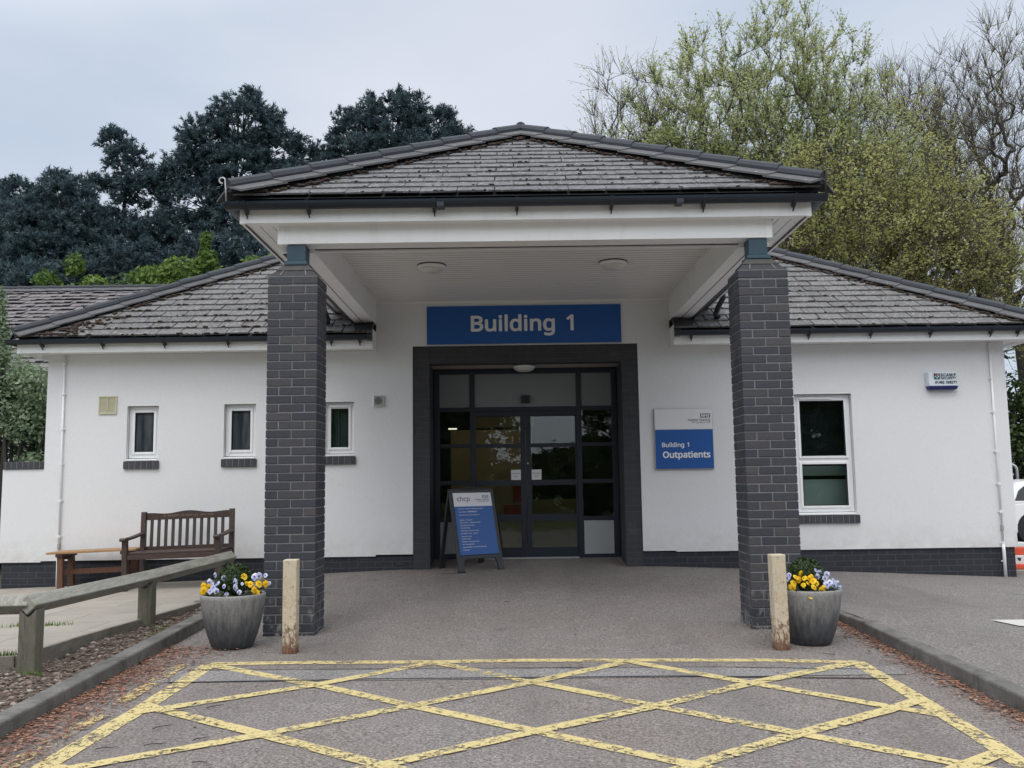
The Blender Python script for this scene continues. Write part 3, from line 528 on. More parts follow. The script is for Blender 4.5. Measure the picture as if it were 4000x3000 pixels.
b=MB(); b.box(-2.39,2.685,7.98,8.0,3.606,3.80); b.box(-2.39,-2.365,8.0,12.45,3.606,3.80); b.box(2.66,2.685,8.0,12.45,3.606,3.80); b.box(-2.394,-2.345,7.976,8.01,3.602,3.79); b.box(2.64,2.689,7.976,8.01,3.602,3.79)
for x,z in ((-2.30,3.66),(-1.1,3.66),(.06,3.66),(.2,3.66),(1.5,3.66),(2.60,3.66)): b.tube([(x,7.981,z),(x,7.974,z)],.009,8)
cf=b.build('canopy_fascia',M['fascia'],BL,bev=.003)
gz=3.768; b=MB(); halfgutter(b,(-2.50,7.905,gz),(2.80,7.905,gz),.062)
for X in (-2.465,2.76): halfgutter(b,(X,12.1,gz-.002),(X,7.90,gz-.002),.060)
for X in (-.03,.075): b.box(X*20-.03,X*20+.03,7.84,7.97,gz-.066,gz-.03)
cg=b.build('canopy_gutter',M['gutter'],BL,recalc=True); brackets(cg,[-2.32,-1.77,-.66,.07,.905,1.72,2.52],7.905,gz)
for X,sg in ((-2.465,1),(2.76,-1)):   # short black outlet pipes from the canopy gutter down to the wing roofs
    b=MB(); yb=11.93; b.tube([(X,11.75,gz-.05),(X,11.75,gz-.13),(X+sg*.05,11.86,gz-.24),(X+sg*.06,yb,gz-.30),(X+sg*.06,yb,zroof(yb)+.05)],.036,10); b.tube([(X+sg*.06,yb,zroof(yb)+.10),(X+sg*.06,yb-.06,zroof(yb)+.05)],[.042,.045],10); b.build('outlet_pipe',M['gutter'],BL,smooth=True)
# black lead flashing where the canopy meets each wing roof
b=MB(); b.prism([(-2.0,11.74,EZ+.02),(-1.793,11.74,EZ+.03),(-1.793,12.09,3.60),(-1.80,12.5,3.80),(-2.25,12.5,3.74)],(0,0,.02)); b.build('lead_flashing',M['lead'],BL,recalc=True); b=MB(); b.prism([(2.113,11.74,EZ+.03),(2.35,11.74,EZ+.02),(2.6,12.5,3.74),(2.11,12.5,3.80),(2.113,12.09,3.60)],(0,0,.02)); b.build('lead_flashing',M['lead'],BL,recalc=True)
for nm,x0,x1 in (('a',-6.39,-1.79),('b',2.115,6.84)):
    b=MB(); b.box(x0,x1,11.80,11.825,3.045,3.215); b.box(x0,x0+.05,11.796,11.83,3.041,3.21) if nm=='a' else b.box(x1-.05,x1,11.796,11.83,3.041,3.21)
    if nm=='a': b.box(x0,x0+.025,11.825,20.9,3.045,3.215)
    else: b.box(x1-.025,x1,11.825,20.9,3.045,3.215)
    b.build('eaves_fascia',M['fascia'],BL,bev=.003)
    b=MB(); b.box(x0+.025,x1,11.825,12.1,3.062,3.074); 
    if nm=='a': b.box(x0+.025,-6.13,12.1,20.8,3.062,3.074); b.box(x0+.10,x0+.16,12.12,20.8,3.030,3.062)
    else: b.box(6.53,x1-.025,12.1,20.8,3.062,3.074); b.box(x1-.16,x1-.10,12.12,20.8,3.030,3.062)
    xe=x1 if nm=='a' else x0; b.box(xe-.006,xe+.004,11.80,12.1,3.045,3.30); b.build('eaves_soffit',M['fascia'],BL)
    zt=3.205; b=MB(); halfgutter(b,(x0-.10 if nm=='a' else x0+.015,11.735,zt),(x1-.015 if nm=='a' else x1+.10,11.735,zt),.060); halfgutter(b,((x0-.065) if nm=='a' else x1+.065,20.9,zt-.002),((x0-.065) if nm=='a' else x1+.065,11.73,zt-.002),.058)
    if nm=='a': b.box(-1.86,-1.795,11.668,11.80,zt-.064,zt+.012)
    else: b.box(2.12,2.185,11.668,11.80,zt-.064,zt+.012)
    go=b.build('eaves_gutter',M['gutter'],BL,recalc=True); brackets(go,[-6.05,-5.27,-4.47,-3.65,-2.9,-2.32,-1.95] if nm=='a' else [2.33,3.2,3.85,4.65,5.42,6.2,6.55],11.735,zt)
# --- canopy beams, soffits, ceiling, lights
b=MB(); zb=3.445; b.box(-2.078,2.36,8.10,8.30,zb,3.62); b.box(-2.085,-2.03,8.094,8.31,zb-.004,3.61); b.box(2.305,2.367,8.094,8.31,zb-.004,3.61); b.box(-2.03,2.305,8.102,8.13,3.598,3.606)
for x in (-1.98,-.98,.18,1.3,2.26):
    for z in (3.49,3.57): b.tube([(x,8.101,z),(x,8.094,z)],.009,8)
b.build('canopy_beam',M['fascia'],BL,bev=.003)
for x0,x1,sg in ((-2.07,-1.79,1),(2.11,2.39,-1)):
    b=MB(); b.box(x0,x1,8.30,12.1,3.41,3.70); gx=x0+.13
    b.build('canopy_beam',M['fascia'],BL,bev=.003); b=MB(); b.box(gx-.003,gx+.003,8.31,12.09,3.406,3.4105); e=x0 if sg>0 else x1; b.box(e-.02,e+.02,8.31,12.09,3.405,3.411); b.build('beam_joint',M['lead'],BL)
b=MB()
for x0,x1 in ((-2.36,-2.255),(-2.245,-2.14),(-2.13,-2.072),(2.392,2.43),(2.44,2.545),(2.555,2.655)): b.box(x0,x1,8.02,12.4,3.617,3.63)
b.box(-2.36,2.655,8.0,8.10,3.612,3.625); b.build('canopy_soffit',M['fascia'],BL)
b=MB(); b.box(-2.36,-2.08,8.0,12.5,3.632,3.64); b.build('soffit_backing',M['lead'],BL); b=MB(); b.box(2.39,2.655,8.0,12.5,3.632,3.64)
b.build('soffit_backing',M['lead'],BL)
for x0,x1 in ((-2.364,-2.350),(2.645,2.659)): b=MB(); b.box(x0,x1,8.01,12.4,3.606,3.616); b.build('soffit_gap',M['lead'],BL)
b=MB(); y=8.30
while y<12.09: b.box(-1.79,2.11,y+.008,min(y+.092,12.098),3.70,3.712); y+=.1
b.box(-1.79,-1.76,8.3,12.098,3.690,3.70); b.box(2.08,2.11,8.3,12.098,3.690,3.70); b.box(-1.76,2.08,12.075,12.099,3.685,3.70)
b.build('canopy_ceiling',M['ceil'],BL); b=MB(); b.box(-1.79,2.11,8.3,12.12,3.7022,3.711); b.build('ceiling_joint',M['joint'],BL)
b=MB(); b.box(-1.79,2.11,8.301,8.308,3.438,3.447); b.build('beam_joint',M['lead'],BL); b=MB(); b.box(-1.78,2.10,8.331,8.36,3.43,3.70); b.build('ceiling_trim',M['fascia'],BL)
# --- brick columns
def column(x0,name='brick_column'):
    x1=x0+.44;y0=8.0;y1=8.40;zt=3.125; core=MB(); core.box(x0+.006,x1-.006,y0+.006,y1-.006,-.3,zt)
    b=MB(); n=44; h=.065; gp=.010
    for i in range(n):
        z1=zt-i*.075-.010+.0; z0=z1-h
        if i==0: z1=zt-.002; z0=z1-h
        A=(i%2==0)
        xs=[(x0,x0+.215),(x0+.225,x1)] if A else [(x0,x0+.1025),(x0+.1125,x1-.1125),(x1-.1025,x1)]
        for xa,xb in xs:
            j=random.uniform(-.0025,.0025); 
            for (ya,yb) in ((y0,y0+.1),(y1-.1,y1)): b.box(xa+random.uniform(-.001,.001),xb,ya+j,yb+j,z0,z1)
        ys=[(y0+.1,y0+.11),(y0+.112,y1-.112),(y1-.11,y1-.1)] if A else [(y0+.101,y0+.195),(y0+.205,y1-.101)]
        for ya,yb in ys:
            if yb-ya<.02: continue
            for xa,xb in ((x0,x0+.1),(x1-.1,x1)): j=random.uniform(-.002,.002); b.box(xa+j,xb+j,ya,yb,z0,z1)
    o=b.build(name,M['brick'],BL,bev=.0035); core.build('mortar_core',M['mortar'],o)
    def frust(bb,xa,xb,ya,yb,za,ins,zc,insy=None,r=None): bb.add([(xa,ya,za),(xb,ya,za),(xb,yb,za),(xa,yb,za),(xa+ins,ya+ins,zc),(xb-ins,ya+ins,zc),(xb-ins,yb-ins,zc),(xa+ins,yb-ins,zc)],[(0,3,2,1),(4,5,6,7),(0,1,5,4),(1,2,6,5),(2,3,7,6),(3,0,4,7)],r)
    c=MB(); frust(c,x0+.001,x1-.001,y0+.001,y1-.001,zt+.006,.062,zt+.068); c.build('cap_bricks',M['brick'],o,bev=.003)
    c=MB(); 
    for xx in (x0+.105,x1-.105): c.prism([(xx-.005,y0+.003,zt+.01),(xx+.005,y0+.003,zt+.01),(xx+.005+(.02 if xx<x0+.2 else -.02),y0+.060,zt+.067),(xx-.005+(.02 if xx<x0+.2 else -.02),y0+.060,zt+.067)],(0,-.003,.002))
    c.box(x0+.004,x1-.004,y0+.004,y1-.004,zt-.002,zt+.006); c.build('cap_joint',M['mortar'],o,recalc=True)
    c=MB(); frust(c,x0+.055,x1-.055,y0+.055,y1-.055,zt+.069,.055,zt+.13); c.build('cap_mortar',M['flaunch'],o)
    c=MB(); cx=(x0+x1)/2;cy=(y0+y1)/2; c.box(cx-.105,cx+.105,cy-.105,cy+.105,zt+.128,zt+.155); frust(c,cx-.10,cx+.10,cy-.10,cy+.10,zt+.155,.02,zt+.175); c.box(cx-.083,cx+.083,cy-.083,cy+.083,zt+.17,3.444); c.build('steel_post',M['steel'],o,bev=.004)
column(-2.14); column(2.018)
# --- windows
def window(x0,x1,z0,z1,transom=None,ventx=None,sillx=None,inner='obscured'):
    yf=YW+.075; w=MB(); fw=.062; w.box(x0+.004,x0+fw,yf,yf+.06,z0+.04,z1-.004); w.box(x1-fw,x1-.004,yf,yf+.06,z0+.04,z1-.004); w.box(x0+fw,x1-fw,yf,yf+.06,z1-fw,z1-.004); w.box(x0+fw,x1-fw,yf,yf+.06,z0+.04,z0+.04+fw)
    win=w.build('window',M['white'],BL,bev=.006)
    def sash(a,b_,c,d):
        s=MB(); t=.040; y=yf-.018; s.box(a,a+t,y,y+.05,c,d); s.box(b_-t,b_,y,y+.05,c,d); s.box(a+t,b_-t,y,y+.05,c,c+t); s.box(a+t,b_-t,y,y+.05,d-t,d); s.build('sash',M['white'],win,bev=.007)
        p=MB(); p.box(a+t-.004,b_-t+.004,y+.022,y+.028,c+t-.004,d-t+.004); p.build('pane',M[inner],win)
        gk=MB(); q=t-.006
        for args in ((a+q,a+t+.004,c+q,d-q),(b_-t-.004,b_-q,c+q,d-q),(a+t,b_-t,c+q,c+t+.004),(a+t,b_-t,d-t-.004,d-q)): gk.box(args[0],args[1],y-.001,y+.02,args[2],args[3])
        gk.build('gasket',M['black'],win)
    if transom: sash(x0+fw-.012,x1-fw+.012,z0+.04+fw-.012,transom-.022); w2=MB(); w2.box(x0+fw,x1-fw,yf,yf+.06,transom-.03,transom+.03); w2.build('transom',M['white'],win,bev=.006); sash(x0+fw-.012,x1-fw+.012,transom+.018,z1-fw+.012)
    else: sash(x0+fw-.012,x1-fw+.012,z0+.04+fw-.012,z1-fw+.012)
    s=MB(); s.add([(x0+.002,YW-.012,z0+.004),(x1-.002,YW-.012,z0+.004),(x1-.002,yf+.05,z0+.004),(x0+.002,yf+.05,z0+.004),(x0+.002,YW-.012,z0+.022),(x1-.002,YW-.012,z0+.022),(x1-.002,yf+.05,z0+.040),(x0+.002,yf+.05,z0+.040)],[(0,3,2,1),(4,5,6,7),(0,1,5,4),(1,2,6,5),(2,3,7,6),(3,0,4,7)]); s.build('sill',M['white'],win,bev=.004)
    if ventx: v=MB(); v.box(ventx[0],ventx[1],yf-.034,yf-.018,z1-fw-.005,z1-fw+.022); v.build('trickle_vent',M['white'],win,bev=.005)
    sx=sillx or (x0-.025,x1+.028); k=MB(); y0=YW-.035; n=max(1,round((sx[1]-sx[0])/.0755)); wd=(sx[1]-sx[0])/n
    for i in range(n): k.box(sx[0]+i*wd+.0045,sx[0]+(i+1)*wd-.0045,y0+random.uniform(-.002,.002),YW+.05,z0-.101+random.uniform(-.001,.001),z0+.001)
    so=k.build('brick_sill',M['brick'],win,bev=.004); k=MB(); k.box(sx[0]+.004,sx[1]-.004,y0+.006,YW+.04,z0-.096,z0-.005); k.build('sill_mortar',M['mortar'],so)
    return win
window(*holesL[0]); w2=window(*holesL[1]); w3=window(*holesL[2],ventx=(-2.41,-2.13),inner='glass')
window(*holeR,transom=1.535,ventx=(3.80,4.23),inner='glass')
b=MB(); b.box(-3.55,-3.45,YW+.0795,YW+.0805,2.0,2.28); 
# rooms behind the clear windows
b=MB(); b.box(-2.9,-1.85,YW+.9,YW+.93,1.2,2.8)
for i in range(15): x=-2.5+i*.032; b.tube([(x,YW+.19+.012*math.sin(i*2.1),1.55),(x+.01*math.sin(i),YW+.19+.012*math.cos(i*1.7),2.5)],.019,6)
b.build('curtain',M['curtain'],BL)
b=MB(); b.box(3.3,5.0,YW+.28,YW+.285,1.53,2.6); b.build('window_blind',M['blind'],BL)
b=MB(); b.box(3.3,5.2,YW+.42,YW+.45,.3,1.28); b.box(3.3,5.2,YW+.38,YW+.43,1.33,1.46); b.box(3.60,3.80,YW+.30,YW+.95,.3,2.4); b.build('room_cupboard',M['desk'],BL); b=MB(); b.box(3.3,5.6,YW+2,YW+2.03,.2,2.8); b.box(3.2,5.4,YW+.3,YW+2,.1,.3); b.build('room_wall',M['roomdark'],BL)
# --- entrance screen
SC=12.75/12.5
def X_(x): return x*SC
def Z_(z): return 1.265+(z-1.265)*SC
ES=None
b=MB(); fx0,fx1=-1.075,1.455; zt=Z_(2.834); zbot=.2
y0,y1=YD-.03,YD+.03
vx=[(fx0,X_(-.98)),(X_(-.572),X_(-.50)),(X_(.874),X_(.943)),(X_(1.352),fx1)]
for a,c in vx: b.box(a,c,y0,y1,zbot,zt)
def hb(z0,z1,a,c,d=0): b.box(a,c,y0+.004+d,y1-.004-d,z0,z1)
cols=[(X_(-.98),X_(-.572)),(X_(-.50),X_(.874)),(X_(.943),X_(1.352))]
for a,c in cols: hb(Z_(2.768),zt,a,c); hb(Z_(2.262),Z_(2.317),a,c)
for a,c in (cols[0],cols[2]): hb(Z_(1.77),Z_(1.823),a,c); hb(Z_(1.272),Z_(1.329),a,c); hb(Z_(.78),Z_(.832),a,c); hb(zbot,Z_(.333),a,c)
hb(Z_(2.19),Z_(2.262),*cols[1])
b.box(fx0,fx1,y0-.02,y1+.02,zt,2.873)
es=b.build('entrance_screen',M['doorframe'],BL,bev=.004)
b=MB()
for a,c in cols: b.box(a-.004,c+.004,YD-.012,YD+.012,Z_(2.317)-.004,Z_(2.768)+.004)
b.build('infill_panel',M['panelgrey'],es); b=MB(); b.box(cols[2][0]+.004,cols[2][1]-.004,YD-.034,YD+.012,Z_(.335),Z_(.776)); b.build('kick_panel',M['panelwhite'],es,bev=.006); b=MB(); b.box(cols[0][0]-.004,cols[0][1]+.004,YD-.012,YD+.012,Z_(.333),Z_(.78)); b.build('kick_panel',M['panelwhite'],es,bev=.006)
for a,c in (cols[0],cols[2]):
    for z0,z1 in ((1.823,2.262),(1.329,1.77),(.832,1.272)):
        b=MB(); b.box(a-.003,c+.003,YD-.006,YD+.006,Z_(z0)-.003,Z_(z1)+.003); b.build('pane',M['glass'],es)
b=MB(); b.box(X_(.124),X_(.252),YD-.085,YD-.0125,Z_(2.366),Z_(2.466)); b.build('door_sensor',M['black'],es,bev=.01)
b=MB(); b.box(X_(-.50),X_(.874),YD-.06,YD+.06,.26,.283); b.build('threshold',M['alum'],es)
for nm,xa,xb,mir in (('l',X_(-.50)+.004,X_(.182)-.004,0),('r',X_(.182)+.004,X_(.874)-.004,1)):
    b=MB(); yd0,yd1=YD-.022,YD+.022; ia,ib=(X_(-.493),X_(.111)) if not mir else (X_(.252),X_(.852))
    z0=.285; z1=Z_(2.19); b.box(xa,ia,yd0,yd1,z0,z1); b.box(ib,xb,yd0,yd1,z0,z1)
    rows=[(.431,.779),(.871,1.254),(1.327,1.766),(1.818,2.186)]; zz=z0
    for r0,r1 in rows: b.box(ia,ib,yd0+.003,yd1-.003,zz,Z_(r0)); zz=Z_(r1)
    b.box(ia,ib,yd0+.003,yd1-.003,zz,z1)
    d=b.build('door',M['doorframe'],BL,bev=.004)
    for r0,r1 in rows: p=MB(); p.box(ia-.003,ib+.003,YD-.005,YD+.005,Z_(r0)-.003,Z_(r1)+.003); p.build('pane',M['glass'],d)
    if mir: p=MB(); p.tube([(X_(.207),YD-.03,Z_(1.55)),(X_(.207),YD-.02,Z_(1.55))],.012,12); p.build('lock',M['alum'],d)
# lobby behind the glass
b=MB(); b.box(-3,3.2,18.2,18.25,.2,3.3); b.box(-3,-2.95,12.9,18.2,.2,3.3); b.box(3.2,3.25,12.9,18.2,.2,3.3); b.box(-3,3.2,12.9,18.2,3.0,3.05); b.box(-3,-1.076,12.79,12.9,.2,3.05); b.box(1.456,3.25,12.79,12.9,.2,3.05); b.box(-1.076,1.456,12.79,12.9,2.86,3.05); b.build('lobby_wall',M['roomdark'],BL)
b=MB(); b.box(-2.95,3.2,12.85,18.2,.22,.27); b.build('lobby_floor',M['roomfloor'],BL)
b=MB(); b.box(-1.1,.35,16.5,16.55,.3,2.25); b.box(-1.75,-1.35,15.2,15.25,.3,2.1); b.box(-.75,.42,17.0,17.05,2.32,2.55); b.box(-.3,.05,14.6,14.7,.35,1.5); b.build('lobby_cupboard',M['cupboard'],BL)
b=MB(); b.box(.2,1.2,15.8,16.3,.27,1.0); b.box(.35,1.35,15.2,15.6,.27,.72); b.build('lobby_desk',M['roomwall'],BL)
b=MB(); b.box(.0,.18,14.58,14.6,1.0,1.25); b.box(-.15,.12,14.5,14.55,.75,.95); b.build('lobby_poster',M['redbox'],BL)
b=MB(); b.box(-1.21,-1.05,17.5,17.53,2.325,2.35); b.build('lobby_lamp_and_fill',M['tube'],BL); b=MB(); b.box(-1.06,-.90,17.4,17.43,2.245,2.27); b.build('lobby_lamp_and_fill',M['tube'],BL); b=MB(); b.box(-1.4,1.8,13.7,14.0,2.93,2.96); b.build('lobby_lamp_and_fill',M['tube'],BL); b=MB(); b.box(-1.4,1.8,15.2,15.5,2.93,2.96); b.build('lobby_lamp_and_fill',M['tube'],BL)  # first the seen tubes, then unseen ceiling panels added to brighten the lobby
